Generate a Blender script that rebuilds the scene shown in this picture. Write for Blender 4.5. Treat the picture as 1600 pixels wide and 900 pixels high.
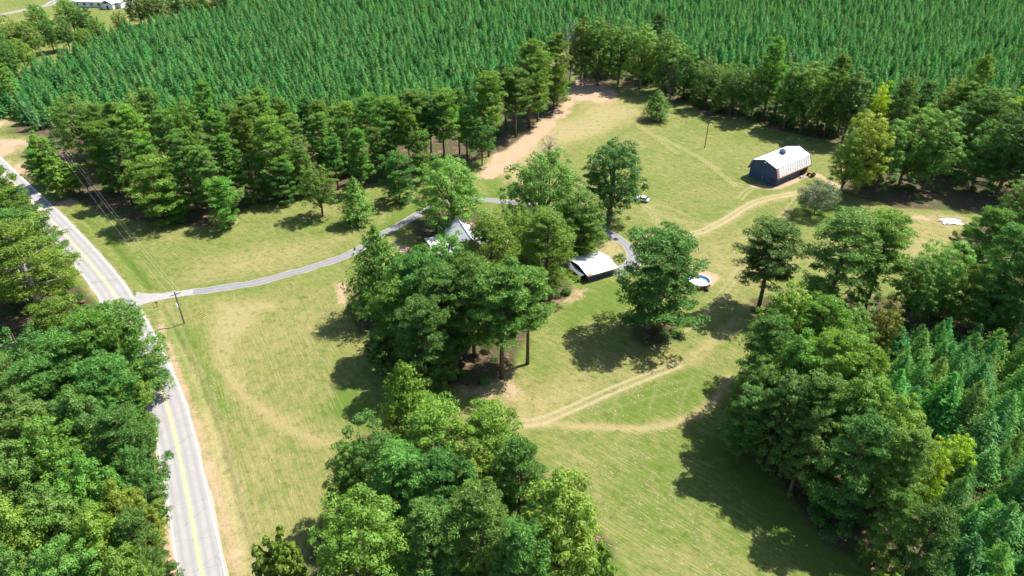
import bpy, bmesh, math, random
import numpy as np
from mathutils import Vector, Matrix

for o in list(bpy.data.objects):
    bpy.data.objects.remove(o, do_unlink=True)
SC = bpy.context.scene
COL = SC.collection
RNG = np.random.default_rng(7)
random.seed(7)

# ------------------------------------------------------------------ camera
FOC, PITCH, CAMH = 1100.0, math.radians(33.7), 100.0
cam_d = bpy.data.cameras.new('camera')
cam_d.sensor_width = 36.0
cam_d.lens = 36.0 * FOC / 1600.0
cam_d.clip_start = 0.5
cam_d.clip_end = 20000.0
cam = bpy.data.objects.new('camera', cam_d)
cam.location = (0, 0, CAMH)
cam.rotation_euler = (math.radians(90) - PITCH, 0, 0)
COL.objects.link(cam)
SC.camera = cam

# ------------------------------------------------------------------ sky, sun, exposure
SUN_AZ, SUN_EL = 26.0, 57.5          # azimuth from +X towards +Y
w = bpy.data.worlds.new('World')
SC.world = w
w.use_nodes = True
nt = w.node_tree
sky = nt.nodes.new('ShaderNodeTexSky')
sky.sky_type = 'NISHITA'
sky.sun_disc = False
sky.sun_elevation = math.radians(SUN_EL)
sky.sun_rotation = math.radians(90 - SUN_AZ)
sky.altitude = 200
bg = nt.nodes['Background']
nt.links.new(sky.outputs[0], bg.inputs[0])
bg.inputs[1].default_value = 0.10
sd = bpy.data.lights.new('sun', 'SUN')
sd.energy = 4.8
sd.angle = math.radians(0.53)
sd.color = (1.0, 0.955, 0.88)
sun = bpy.data.objects.new('sun', sd)
sv = Vector((math.cos(math.radians(SUN_EL)) * math.cos(math.radians(SUN_AZ)),
             math.cos(math.radians(SUN_EL)) * math.sin(math.radians(SUN_AZ)),
             math.sin(math.radians(SUN_EL))))
sun.rotation_euler = sv.to_track_quat('Z', 'Y').to_euler()
sun.location = (150, 80, 200)
COL.objects.link(sun)
SC.view_settings.view_transform = 'Standard'
SC.view_settings.look = 'None'
SC.view_settings.gamma = 1.0
SC.view_settings.exposure = 1.1
SC.render.engine = 'CYCLES'
SC.cycles.use_denoising = True
SC.cycles.max_bounces = 4
SC.cycles.diffuse_bounces = 2
SC.cycles.glossy_bounces = 2
SC.cycles.transmission_bounces = 4
SC.cycles.transparent_max_bounces = 4
SC.cycles.use_light_tree = False
SC.cycles.use_adaptive_sampling = True
SC.cycles.adaptive_threshold = 0.02
SC.cycles.adaptive_min_samples = 16
SC.cycles.caustics_reflective = False
SC.cycles.caustics_refractive = False

# ------------------------------------------------------------------ survey helpers
# the drone's view rays meet the level ground at metric positions
CP, SP = math.cos(PITCH), math.sin(PITCH)


def G(px, py, z=0.0):
    x = (px - 800) / FOC
    y = -(py - 450) / FOC
    d = (x, CP + y * SP, -SP + y * CP)
    t = (z - CAMH) / d[2]
    return Vector((d[0] * t, d[1] * t, z))


def tree_at(tx, ty, by):
    """ground point, height and metres per pixel of a tree: crown column, top row, base row"""
    Y = G(800, by).y
    v = (450 - ty) / FOC
    q = Y * (v * CP - SP) / (CP + v * SP)
    h = q + CAMH
    zz = h * 0.7
    f = Y * CP - (zz - CAMH) * SP
    return Vector(((tx - 800) / FOC * f, Y, 0)), h, f / FOC


# ------------------------------------------------------------------ object helpers
def mesh_obj(name, verts, faces, mat, parent=None, smooth=False):
    me = bpy.data.meshes.new(name)
    me.from_pydata([tuple(v) for v in verts], [], faces)
    if mat is not None:
        for m in (mat if isinstance(mat, (list, tuple)) else [mat]):
            me.materials.append(m)
    if smooth:
        me.polygons.foreach_set('use_smooth', [True] * len(me.polygons))
    me.update()
    o = bpy.data.objects.new(name, me)
    COL.objects.link(o)
    if parent is not None:
        o.parent = parent
    return o


def np_mesh(name, verts, quads, mat, attrs=None):
    """big meshes from numpy arrays (quads or tris)"""
    verts = np.ascontiguousarray(verts, dtype=np.float32)
    quads = np.ascontiguousarray(quads, dtype=np.int32)
    n, k = quads.shape
    me = bpy.data.meshes.new(name)
    me.vertices.add(len(verts))
    me.vertices.foreach_set('co', verts.ravel())
    me.loops.add(n * k)
    me.loops.foreach_set('vertex_index', quads.ravel())
    me.polygons.add(n)
    me.polygons.foreach_set('loop_start', np.arange(0, n * k, k, dtype=np.int32))
    try:
        me.polygons.foreach_set('loop_total', np.full(n, k, dtype=np.int32))
    except Exception:
        pass
    me.update(calc_edges=True)
    if mat is not None:
        me.materials.append(mat)
    for an, (tp, arr) in (attrs or {}).items():
        a = me.attributes.new(an, tp, 'POINT')
        a.data.foreach_set('color' if tp == 'FLOAT_COLOR' else 'value', np.ascontiguousarray(arr, dtype=np.float32).ravel())
    return me


def link(name, me, parent=None):
    o = bpy.data.objects.new(name, me)
    COL.objects.link(o)
    if parent is not None:
        o.parent = parent
    return o


def empty(name, loc, rz=0.0):
    o = bpy.data.objects.new(name, None)
    o.empty_display_size = 0.5
    o.location = loc
    o.rotation_euler = (0, 0, rz)
    COL.objects.link(o)
    return o


def tag(o, label=None, cat=None, group=None, kind=None):
    if label:
        o['label'] = label
    if cat:
        o['category'] = cat
    if group:
        o['group'] = group
    if kind:
        o['kind'] = kind
    return o


class MB:
    """collects simple shapes, builds one mesh object"""
    def __init__(self):
        self.v = []
        self.f = []

    def quad(self, *pts):
        b = len(self.v)
        self.v += [tuple(p) for p in pts]
        self.f.append(tuple(range(b, b + len(pts))))
        return self

    def box(self, x0, x1, y0, y1, z0, z1):
        b = len(self.v)
        self.v += [(x0, y0, z0), (x1, y0, z0), (x1, y1, z0), (x0, y1, z0), (x0, y0, z1), (x1, y0, z1), (x1, y1, z1), (x0, y1, z1)]
        for q in ((0, 3, 2, 1), (4, 5, 6, 7), (0, 1, 5, 4), (1, 2, 6, 5), (2, 3, 7, 6), (3, 0, 4, 7)):
            self.f.append(tuple(b + i for i in q))
        return self

    def prism(self, prof, y0, y1):
        """profile in xz, extruded along y"""
        b = len(self.v)
        n = len(prof)
        self.v += [(x, y0, z) for x, z in prof] + [(x, y1, z) for x, z in prof]
        self.f.append(tuple(range(b, b + n)))
        self.f.append(tuple(range(b + 2 * n - 1, b + n - 1, -1)))
        for i in range(n):
            j = (i + 1) % n
            self.f.append((b + i, b + n + i, b + n + j, b + j))
        return self

    def slab(self, p, th):
        """thin plate on quad p (4 points), thickened downwards along its normal"""
        P = [Vector(q) for q in p]
        nrm = (P[1] - P[0]).cross(P[3] - P[0]).normalized()
        if nrm.z < 0:
            nrm = -nrm
        lo = [q - nrm * th for q in P]
        b = len(self.v)
        self.v += [tuple(q) for q in P + lo]
        for q in ((0, 1, 2, 3), (7, 6, 5, 4), (0, 4, 5, 1), (1, 5, 6, 2), (2, 6, 7, 3), (3, 7, 4, 0)):
            self.f.append(tuple(b + i for i in q))
        return self

    def tube(self, pts, radii, n=6):
        b = len(self.v)
        P = [Vector(p) for p in pts]
        if not isinstance(radii, (list, tuple)):
            radii = [radii] * len(P)
        for i, p in enumerate(P):
            d = (P[min(i + 1, len(P) - 1)] - P[max(i - 1, 0)]).normalized()
            a = d.cross(Vector((0.31, 0.22, 0.93)))
            if a.length < 1e-3:
                a = d.cross(Vector((1, 0, 0)))
            a.normalize()
            c = d.cross(a)
            for k in range(n):
                t = 2 * math.pi * k / n
                self.v.append(tuple(p + (a * math.cos(t) + c * math.sin(t)) * radii[i]))
        for i in range(len(P) - 1):
            for k in range(n):
                k2 = (k + 1) % n
                self.f.append((b + i * n + k, b + i * n + k2, b + (i + 1) * n + k2, b + (i + 1) * n + k))
        self.f.append(tuple(b + k for k in range(n))[::-1])
        self.f.append(tuple(b + (len(P) - 1) * n + k for k in range(n)))
        return self

    def ring(self, r0, r1, z0, z1, n=32, c=(0, 0)):
        b = len(self.v)
        for k in range(n):
            t = 2 * math.pi * k / n
            for r, z in ((r0, z0), (r1, z0), (r1, z1), (r0, z1)):
                self.v.append((c[0] + r * math.cos(t), c[1] + r * math.sin(t), z))
        for k in range(n):
            k2 = (k + 1) % n
            for i in range(4):
                j = (i + 1) % 4
                self.f.append((b + k * 4 + i, b + k2 * 4 + i, b + k2 * 4 + j, b + k * 4 + j))
        return self

    def build(self, name, mat, parent=None, smooth=False, bevel=0):
        o = mesh_obj(name, self.v, self.f, mat, parent, smooth)
        bm = bmesh.new()
        bm.from_mesh(o.data)
        bmesh.ops.recalc_face_normals(bm, faces=bm.faces)
        if bevel:
            bmesh.ops.bevel(bm, geom=list(bm.edges), offset=bevel, segments=2, affect='EDGES', clamp_overlap=True)
        bm.to_mesh(o.data)
        bm.free()
        return o


# ------------------------------------------------------------------ materials
def new_mat(name):
    m = bpy.data.materials.new(name)
    m.use_nodes = True
    n = m.node_tree
    return m, n, n.nodes['Principled BSDF']


def noise_of(n, scale, vec=None, detail=3.0, rough=0.55):
    x = n.nodes.new('ShaderNodeTexNoise')
    x.inputs['Scale'].default_value = scale
    x.inputs['Detail'].default_value = detail
    x.inputs['Roughness'].default_value = rough
    if vec is not None:
        n.links.new(vec, x.inputs['Vector'])
    return x.outputs['Fac']


def ramp_of(n, fac, a, b):
    x = n.nodes.new('ShaderNodeMapRange')
    x.inputs['From Min'].default_value = a
    x.inputs['From Max'].default_value = b
    n.links.new(fac, x.inputs['Value'])
    return x.outputs[0]


def mixc(n, fac, a, b, blend='MIX'):
    x = n.nodes.new('ShaderNodeMix')
    x.data_type = 'RGBA'
    x.blend_type = blend
    x.clamp_factor = True
    for sock, val in ((x.inputs[0], fac), (x.inputs[6], a), (x.inputs[7], b)):
        if hasattr(val, 'is_linked'):
            n.links.new(val, sock)
        elif isinstance(val, (tuple, list)):
            sock.default_value = tuple(val) + (1.0,) if len(val) == 3 else val
        else:
            sock.default_value = val
    return x.outputs[2]


def math_of(n, op, a, b=None, c=None, clamp=False):
    x = n.nodes.new('ShaderNodeMath')
    x.operation = op
    x.use_clamp = clamp
    for i, val in enumerate((a, b, c)):
        if val is None:
            continue
        if hasattr(val, 'is_linked'):
            n.links.new(val, x.inputs[i])
        else:
            x.inputs[i].default_value = val
    return x.outputs[0]


def plain(name, col, rough=0.6, metal=0.0, var=0.12, scale=3.0, spec=0.4, bump=0.0):
    m, n, b = new_mat(name)
    tc = n.nodes.new('ShaderNodeTexCoord')
    f = noise_of(n, scale, tc.outputs['Object'], 4.0)
    lo = tuple(c * (1 - var) for c in col)
    hi = tuple(min(1, c * (1 + var)) for c in col)
    n.links.new(mixc(n, ramp_of(n, f, 0.3, 0.7), lo, hi), b.inputs['Base Color'])
    b.inputs['Roughness'].default_value = rough
    b.inputs['Metallic'].default_value = metal
    b.inputs['Specular IOR Level'].default_value = spec
    if bump:
        bp = n.nodes.new('ShaderNodeBump')
        bp.inputs['Strength'].default_value = bump
        bp.inputs['Distance'].default_value = 0.05
        n.links.new(f, bp.inputs['Height'])
        n.links.new(bp.outputs[0], b.inputs['Normal'])
    return m


def leaf_mat(name, dark, light, trans=0.3, rough=0.55, spec=0.3):
    m, n, b = new_mat(name)
    at = n.nodes.new('ShaderNodeAttribute')
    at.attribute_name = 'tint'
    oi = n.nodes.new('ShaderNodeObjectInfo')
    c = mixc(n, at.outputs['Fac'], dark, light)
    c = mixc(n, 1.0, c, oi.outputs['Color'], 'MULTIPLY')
    hs = n.nodes.new('ShaderNodeHueSaturation')
    n.links.new(c, hs.inputs['Color'])
    h = math_of(n, 'MULTIPLY_ADD', oi.outputs['Random'], 0.045, 0.458)
    v = math_of(n, 'MULTIPLY_ADD', math_of(n, 'FRACT', math_of(n, 'MULTIPLY', oi.outputs['Random'], 17.3)), 0.4, 0.8)
    n.links.new(h, hs.inputs['Hue'])
    n.links.new(v, hs.inputs['Value'])
    n.links.new(hs.outputs[0], b.inputs['Base Color'])
    b.inputs['Roughness'].default_value = rough
    b.inputs['Specular IOR Level'].default_value = spec
    t = n.nodes.new('ShaderNodeBsdfTranslucent')
    n.links.new(mixc(n, 1.0, hs.outputs[0], (1.35, 1.3, 0.75), 'MULTIPLY'), t.inputs[0])
    ms = n.nodes.new('ShaderNodeMixShader')
    ms.inputs[0].default_value = trans
    n.links.new(b.outputs[0], ms.inputs[1])
    n.links.new(t.outputs[0], ms.inputs[2])
    n.links.new(ms.outputs[0], n.nodes['Material Output'].inputs[0])
    return m


M = {}
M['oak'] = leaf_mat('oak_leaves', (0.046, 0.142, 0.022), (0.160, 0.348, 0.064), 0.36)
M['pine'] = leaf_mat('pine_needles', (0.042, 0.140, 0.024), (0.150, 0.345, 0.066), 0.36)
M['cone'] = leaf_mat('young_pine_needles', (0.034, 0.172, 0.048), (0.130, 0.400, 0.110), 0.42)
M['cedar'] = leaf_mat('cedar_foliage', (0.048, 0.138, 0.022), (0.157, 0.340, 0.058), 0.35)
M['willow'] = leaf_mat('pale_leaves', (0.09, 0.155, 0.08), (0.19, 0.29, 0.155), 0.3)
M['dead'] = leaf_mat('dry_twigs', (0.10, 0.085, 0.07), (0.21, 0.19, 0.16), 0.1)
M['bark'] = plain('bark', (0.13, 0.095, 0.07), 0.9, var=0.35, scale=2.5, spec=0.1, bump=0.6)
M['pale_bark'] = plain('pale_bark', (0.30, 0.26, 0.22), 0.9, var=0.3, scale=2.5, spec=0.1, bump=0.5)
M['white_metal'] = plain('white_metal_roof', (0.60, 0.60, 0.60), 0.45, var=0.10, scale=0.5)
M['grey_metal'] = plain('grey_metal_roof', (0.52, 0.57, 0.60), 0.45, var=0.07, scale=0.6)
M['navy_wood'] = plain('navy_boards', (0.055, 0.085, 0.165), 0.75, var=0.25, scale=1.2)
M['brown_trim'] = plain('rust_brown_trim', (0.30, 0.15, 0.10), 0.75, var=0.25, scale=2)
M['dark'] = plain('black_parts_and_shade', (0.012, 0.012, 0.014), 0.8)  # painted interior shade on the doorway panels; also plain black parts
M['glass'] = plain('window_glass', (0.03, 0.035, 0.045), 0.12, spec=0.6, var=0.1)
M['pole'] = plain('weathered_pole', (0.16, 0.12, 0.09), 0.9, var=0.25, scale=4)
M['steel'] = plain('galvanised', (0.55, 0.56, 0.57), 0.4, metal=0.6)
M['ceramic'] = plain('white_ceramic', (0.8, 0.8, 0.8), 0.3)
M['wire'] = plain('aluminium_wire', (0.50, 0.49, 0.47), 0.45, metal=0.4)
M['yellow_paint'] = plain('yellow_paint', (0.56, 0.46, 0.12), 0.6)
M['faded_yellow'] = plain('faded_yellow', (0.50, 0.42, 0.10), 0.6)
M['white_paint'] = plain('white_paint', (0.66, 0.66, 0.65), 0.5)
M['rubber'] = plain('rubber', (0.02, 0.02, 0.02), 0.9)
M['brick_red'] = plain('rust_red_panel', (0.36, 0.105, 0.055), 0.6, var=0.3, scale=3)
M['pool_blue'] = plain('pool_liner', (0.16, 0.38, 0.62), 0.35)
M['pool_water'] = plain('pool_cover', (0.78, 0.80, 0.82), 0.5, var=0.05, scale=1)
M['orange'] = plain('orange_paint', (0.36, 0.15, 0.05), 0.6)
M['old_tin'] = plain('old_tin', (0.11, 0.115, 0.13), 0.6, var=0.2)
M['brick'] = plain('house_wall', (0.33, 0.25, 0.19), 0.85, var=0.2, scale=2)
M['tan_wall'] = plain('tan_wall', (0.5, 0.45, 0.38), 0.85)

# road: lengthwise wheel paths, seams and stains in metres along / across (u across, v along)
def road_material(name, base, wheel, seam, edge_sand):
    m, n, b = new_mat(name)
    uv = n.nodes.new('ShaderNodeUVMap')
    uv.uv_map = 'lane'
    sep = n.nodes.new('ShaderNodeSeparateXYZ')
    n.links.new(uv.outputs[0], sep.inputs[0])
    geo = n.nodes.new('ShaderNodeNewGeometry')
    big = noise_of(n, 0.35, geo.outputs['Position'], 4)
    fine = noise_of(n, 9.0, geo.outputs['Position'], 3)
    c = mixc(n, ramp_of(n, big, 0.3, 0.7), tuple(x * 0.9 for x in base), tuple(x * 1.08 for x in base))
    c = mixc(n, math_of(n, 'MULTIPLY', ramp_of(n, fine, 0.35, 0.75), 0.22), c, tuple(x * 0.6 for x in base))
    ax = math_of(n, 'ABSOLUTE', sep.outputs[0])
    for centre, wd in wheel:
        d = math_of(n, 'ABSOLUTE', math_of(n, 'SUBTRACT', ax, centre))
        k = math_of(n, 'SUBTRACT', 1.0, math_of(n, 'DIVIDE', d, wd), clamp=True)
        k = math_of(n, 'MULTIPLY', k, math_of(n, 'MULTIPLY_ADD', big, 0.6, 0.15))
        c = mixc(n, k, c, tuple(x * 0.62 for x in base))
    if seam:
        mp = n.nodes.new('ShaderNodeMapping')
        mp.inputs['Scale'].default_value = (0.05, 0.16, 1)
        n.links.new(uv.outputs[0], mp.inputs[0])
        vo = n.nodes.new('ShaderNodeTexVoronoi')
        vo.feature = 'DISTANCE_TO_EDGE'
        vo.inputs['Scale'].default_value = 1.0
        n.links.new(mp.outputs[0], vo.inputs['Vector'])
        k = math_of(n, 'LESS_THAN', vo.outputs['Distance'], 0.008)
        c = mixc(n, math_of(n, 'MULTIPLY', k, 0.22), c, tuple(x * 0.4 for x in base))
    if edge_sand:
        k = ramp_of(n, math_of(n, 'ADD', ax, math_of(n, 'MULTIPLY', big, 0.7)), edge_sand[0], edge_sand[1])
        c = mixc(n, k, c, (0.34, 0.295, 0.24))
    n.links.new(c, b.inputs['Base Color'])
    b.inputs['Roughness'].default_value = 0.85
    b.inputs['Specular IOR Level'].default_value = 0.25
    return m


M['road'] = road_material('road_surface', (0.30, 0.286, 0.278), ((0.95, 0.55), (2.35, 0.5)), True, (3.35, 3.9))
M['drive'] = road_material('driveway_surface', (0.215, 0.208, 0.212), ((0.7, 0.4),), False, (1.62, 1.95))
M['apron'] = road_material('apron_surface', (0.30, 0.287, 0.28), (), False, None)

# ------------------------------------------------------------------ polyline tools
def catmull(pts, step=1.0):
    P = [np.array(p[:2], float) for p in pts]
    P = [2 * P[0] - P[1]] + P + [2 * P[-1] - P[-2]]
    out = []
    for i in range(1, len(P) - 2):
        n = max(2, int(np.linalg.norm(P[i + 1] - P[i]) / step))
        for k in range(n):
            t = k / n
            a, b, c, d = P[i - 1], P[i], P[i + 1], P[i + 2]
            out.append(0.5 * ((2 * b) + (c - a) * t + (2 * a - 5 * b + 4 * c - d) * t * t + (3 * b - a - 3 * c + d) * t ** 3))
    out.append(P[-2])
    return np.array(out)


def px_line(pts, step=1.0):
    return catmull([G(*p) for p in pts], step)


def strip(name, line, offs0, offs1, z, mat, parent=None, ncross=1, uv=True, half=None):
    """ribbon between two offsets (scalars or per-point arrays) of a line"""
    d = np.gradient(line, axis=0)
    d /= np.linalg.norm(d, axis=1)[:, None]
    nrm = np.stack([d[:, 1], -d[:, 0]], 1)          # to the right of travel
    n = len(line)
    a = np.broadcast_to(np.asarray(offs0, float), (n,))
    b = np.broadcast_to(np.asarray(offs1, float), (n,))
    s = np.concatenate([[0], np.cumsum(np.linalg.norm(np.diff(line, axis=0), axis=1))])
    V, UV = [], []
    for j in range(ncross + 1):
        o = a + (b - a) * j / ncross
        V.append(np.column_stack([line + nrm * o[:, None], np.full(n, z)]))
        UV.append(np.column_stack([o if half is None else np.full(n, half * (2 * j / ncross - 1)), s]))
    V = np.concatenate(V)
    UV = np.concatenate(UV)
    q = []
    for j in range(ncross):
        i = np.arange(n - 1)
        q.append(np.column_stack([j * n + i, (j + 1) * n + i, (j + 1) * n + i + 1, j * n + i + 1]))
    q = np.concatenate(q)
    me = np_mesh(name, V, q, mat)
    me.flip_normals() if me.polygons[0].normal.z < 0 else None
    if uv:
        ul = me.uv_layers.new(name='lane')
        idx = np.zeros(len(me.loops), dtype=np.int32)
        me.loops.foreach_get('vertex_index', idx)
        ul.data.foreach_set('uv', UV[idx].astype(np.float32).ravel())
    return link(name, me, parent)


def dist_to(line, X, Y, chunk=60):
    """distance from grid points to a polyline"""
    best = np.full(X.shape, 1e9)
    for i in range(len(line) - 1):
        ax, ay = line[i]
        bx, by = line[i + 1]
        m = 14.0
        sel = (X > min(ax, bx) - m) & (X < max(ax, bx) + m) & (Y > min(ay, by) - m) & (Y < max(ay, by) + m)
        if not sel.any():
            continue
        dx, dy = bx - ax, by - ay
        L = dx * dx + dy * dy + 1e-9
        xs, ys = X[sel], Y[sel]
        t = np.clip(((xs - ax) * dx + (ys - ay) * dy) / L, 0, 1)
        dd = np.hypot(xs - ax - t * dx, ys - ay - t * dy)
        best[sel] = np.minimum(best[sel], dd)
    return best


def in_poly(poly, X, Y):
    c = np.zeros(X.shape, bool)
    n = len(poly)
    for i in range(n):
        x0, y0 = poly[i]
        x1, y1 = poly[(i + 1) % n]
        k = ((y0 > Y) != (y1 > Y)) & (X < (x1 - x0) * (Y - y0) / (y1 - y0 + 1e-12) + x0)
        c ^= k
    return c


def px_poly(pts):
    return [tuple(G(*p)[:2]) for p in pts]


# ------------------------------------------------------------------ ground sheet with surveyed cover
ROAD_PX = [(35, 300), (72, 336), (107, 373), (140, 410), (172, 450), (190, 480), (213, 522), (240, 580), (257, 622), (272, 674), (294, 780), (316, 900)]
road_line = px_line(ROAD_PX, 1.5)
d0 = road_line[0] - road_line[3]
d0 /= np.linalg.norm(d0)
d1 = road_line[-1] - road_line[-4]
d1 /= np.linalg.norm(d1)
road_line = np.concatenate([np.array([road_line[0] + d0 * k for k in range(420, 0, -6)]), road_line,
                            np.array([road_line[-1] + d1 * k for k in range(4, 90, 4)])])
drive_line = px_line([(210, 470), (250, 464), (310, 455), (400, 441), (470, 423), (528, 404), (566, 386), (600, 365), (626, 351), (652, 336), (690, 318), (735, 312), (770, 313), (815, 318), (870, 328), (915, 343), (948, 362), (975, 380), (986, 395), (984, 410), (972, 419), (955, 424)], 1.0)

xs = np.concatenate([-np.geomspace(150, 9000, 40)[::-1], np.arange(-149.5, 165, 0.55), np.geomspace(165.5, 9000, 40)])
ys = np.concatenate([-np.geomspace(20, 9000, 24)[::-1], np.arange(-18, 55, 3.0), np.arange(55, 262, 0.55), np.geomspace(263, 12000, 60)])
X, Y = np.meshgrid(xs, ys)
clay = np.zeros_like(X)
dry = np.zeros_like(X)
lush = np.zeros_like(X)
litter = np.zeros_like(X)
track = np.zeros_like(X)
strV = np.zeros_like(X)


def paint(arr, line, width, amt=1.0, soft=0.5):
    d = dist_to(line, X, Y)
    k = np.clip((width + soft - d) / (2 * soft), 0, 1)
    np.maximum(arr, k * amt, out=arr)


def blob(arr, poly, amt=1.0, soft=3.0):
    P = px_poly(poly)
    ins = in_poly(P, X, Y)
    L = np.array(P + [P[0]])
    d = dist_to(L, X, Y)
    k = np.where(ins, np.clip(0.5 + d / (2 * soft), 0, 1), np.clip(0.5 - d / (2 * soft), 0, 1))
    np.maximum(arr, k * amt, out=arr)


# worn clay: roadside strip, field edges, yard
paint(clay, road_line, 4.9, 0.60, 1.2)
ROADR = [(x + 26, y - 2) for x, y in ROAD_PX[2:]]
blob(clay, [(0, 170), (25, 205), (60, 250), (40, 290), (-40, 230), (-40, 170)], 0.9, 3)
blob(clay, [(125, 300), (180, 275), (180, 292), (140, 312), (100, 325), (85, 318)], 0.9, 1)
blob(clay, [(905, 118), (990, 136), (965, 152), (898, 168), (858, 208), (824, 244), (772, 282), (742, 276), (780, 225), (832, 190), (876, 150)], 1.0, 3)
blob(clay, [(240, 740), (262, 735), (285, 900), (300, 1000), (250, 960), (250, 820)], 1.0, 2)
paint(clay, px_line([(1180, 290), (1215, 292), (1265, 272), (1300, 285), (1330, 300)]), 1.8, 0.8, 1.0)
blob(clay, [(1072, 440), (1084, 424), (1104, 420), (1116, 424), (1124, 428), (1128, 436), (1114, 446), (1098, 456), (1080, 456)], 0.9, 1.4)
blob(clay, [(610, 375), (640, 385), (655, 405), (620, 400)], 0.9, 1)
blob(dry, [(925, 375), (960, 372), (975, 392), (958, 405), (930, 400)], 0.9, 1)
blob(clay, [(880, 452), (925, 445), (915, 470), (870, 480)], 0.7, 2)
blob(clay, [(520, 440), (545, 440), (545, 480), (525, 475)], 0.9, 2)
blob(clay, [(760, 560), (830, 560), (830, 650), (770, 660), (690, 600)], 0.6, 4)
blob(clay, [(1380, 330), (1500, 330), (1530, 345), (1440, 350)], 0.6, 3)
blob(clay, [(1185, 500), (1215, 490), (1215, 520), (1190, 525)], 0.9, 1.5)
blob(clay, [(340, 335), (375, 325), (370, 350), (340, 352)], 0.9, 1)
paint(clay, px_line([(985, 135), (1030, 170), (1100, 190), (1200, 215), (1260, 232)]), 2.0, 0.55, 2.5)
paint(clay, px_line([(1010, 545), (1060, 525), (1100, 490), (1150, 455)]), 1.6, 0.55, 1.2)
paint(clay, px_line([(250, 500), (266, 545), (288, 610), (318, 700), (345, 790), (374, 900), (398, 1000)]), 1.5, 0.72, 1.6)
# dry, bleached mowing
blob(dry, [(340, 470), (420, 470), (360, 560), (420, 640), (520, 690), (540, 690), (440, 680), (360, 610), (325, 540)], 0.75, 3.5)
paint(dry, px_line([(420, 478), (370, 478), (342, 510), (345, 560), (385, 620), (460, 672), (520, 692)]), 1.8, 0.7, 1.8)
blob(dry, [(290, 640), (330, 640), (370, 760), (400, 900), (350, 900), (310, 760)], 0.8, 3)
blob(dry, [(860, 190), (950, 160), (1010, 175), (960, 200), (880, 225), (800, 290), (790, 270)], 0.9, 5)
blob(dry, [(780, 610), (1000, 560), (1080, 550), (1000, 600), (850, 665), (800, 670)], 0.5, 4)
paint(dry, px_line([(835, 660), (880, 664), (930, 667), (1010, 668), (1070, 655), (1110, 630), (1140, 590)]), 0.9, 1.0, 0.9)
blob(dry, [(850, 670), (950, 680), (960, 760), (1000, 850), (1100, 900), (1040, 900), (920, 800), (850, 700)], 0.35, 5)
blob(dry, [(1420, 330), (1530, 345), (1440, 430), (1400, 420)], 0.5, 3)
blob(dry, [(300, 400), (500, 370), (560, 360), (480, 405), (300, 440)], 0.35, 4)
blob(dry, [(300, 500), (540, 460), (520, 700), (420, 900), (330, 900), (290, 600)], 0.22, 8)
blob(dry, [(1000, 380), (1150, 350), (1250, 400), (1180, 470), (1060, 430)], 0.25, 6)
# lush patches: grass colour shifted from straw towards green
blob(lush, [(930, 445), (985, 445), (975, 475), (905, 500), (870, 520), (890, 480)], 0.8, 3)
blob(lush, [(620, 330), (700, 300), (690, 330), (620, 365), (590, 360)], 0.8, 2)
blob(lush, [(1240, 310), (1300, 320), (1300, 345), (1240, 340)], 0.8, 2)
blob(lush, [(930, 590), (1020, 570), (1110, 590), (1090, 640), (960, 650), (900, 640)], 0.6, 5)
blob(lush, [(1080, 680), (1200, 660), (1400, 860), (1420, 920), (1300, 920), (1120, 760)], 0.9, 4)
blob(lush, [(880, 670), (960, 670), (960, 730), (880, 720)], 0.5, 3)
blob(lush, [(760, 270), (800, 290), (790, 310), (760, 310)], 0.7, 2)
blob(lush, [(540, 600), (600, 640), (580, 660), (500, 640)], 0.7, 2)
paint(lush, px_line([(290, 520), (320, 570), (350, 640)]), 2, 0.6, 2.0)
paint(lush, px_line([(170, 370), (210, 420), (235, 450)]), 1.2, 0.7, 1.0)
blob(lush, [(860, 680), (1080, 670), (1160, 780), (1320, 900), (960, 900), (900, 780)], 0.34, 8)
# wheel tracks
for base, sp, amp in ((((800, 660), (850, 655), (950, 612), (1060, 568)), 0.85, 1.0),
                 (((1000, 372), (1080, 365), (1130, 345), (1180, 315), (1240, 302), (1300, 292)), 0.9, 0.85),
                 (((1010, 320), (1060, 345), (1110, 352)), 0.7, 0.4), (((1035, 215), (1100, 250), (1150, 290)), 0.6, 0.55),
                 (((1155, 310), (1170, 296), (1190, 290)), 0.8, 0.6), (((1180, 372), (1220, 340), (1250, 305)), 0.8, 0.5),
                 (((985, 190), (1020, 210), (1060, 240)), 0.6, 0.45), (((1005, 318), (1030, 350), (1020, 372)), 0.7, 0.4),
                 (((1120, 470), (1150, 430), (1190, 380)), 0.7, 0.4),
                 (((300, 440), (400, 425), (520, 395)), 0.8, 0.22), (((255, 478), (290, 545), (330, 640), (375, 800), (390, 900)), 0.8, 0.35)):
    L = px_line(base)
    dd = np.gradient(L, axis=0)
    dd /= np.linalg.norm(dd, axis=1)[:, None]
    nn = np.stack([dd[:, 1], -dd[:, 0]], 1)
    for s in (-1, 1):
        paint(track, L + nn * sp * s, 0.26, amp, 0.34)
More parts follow.
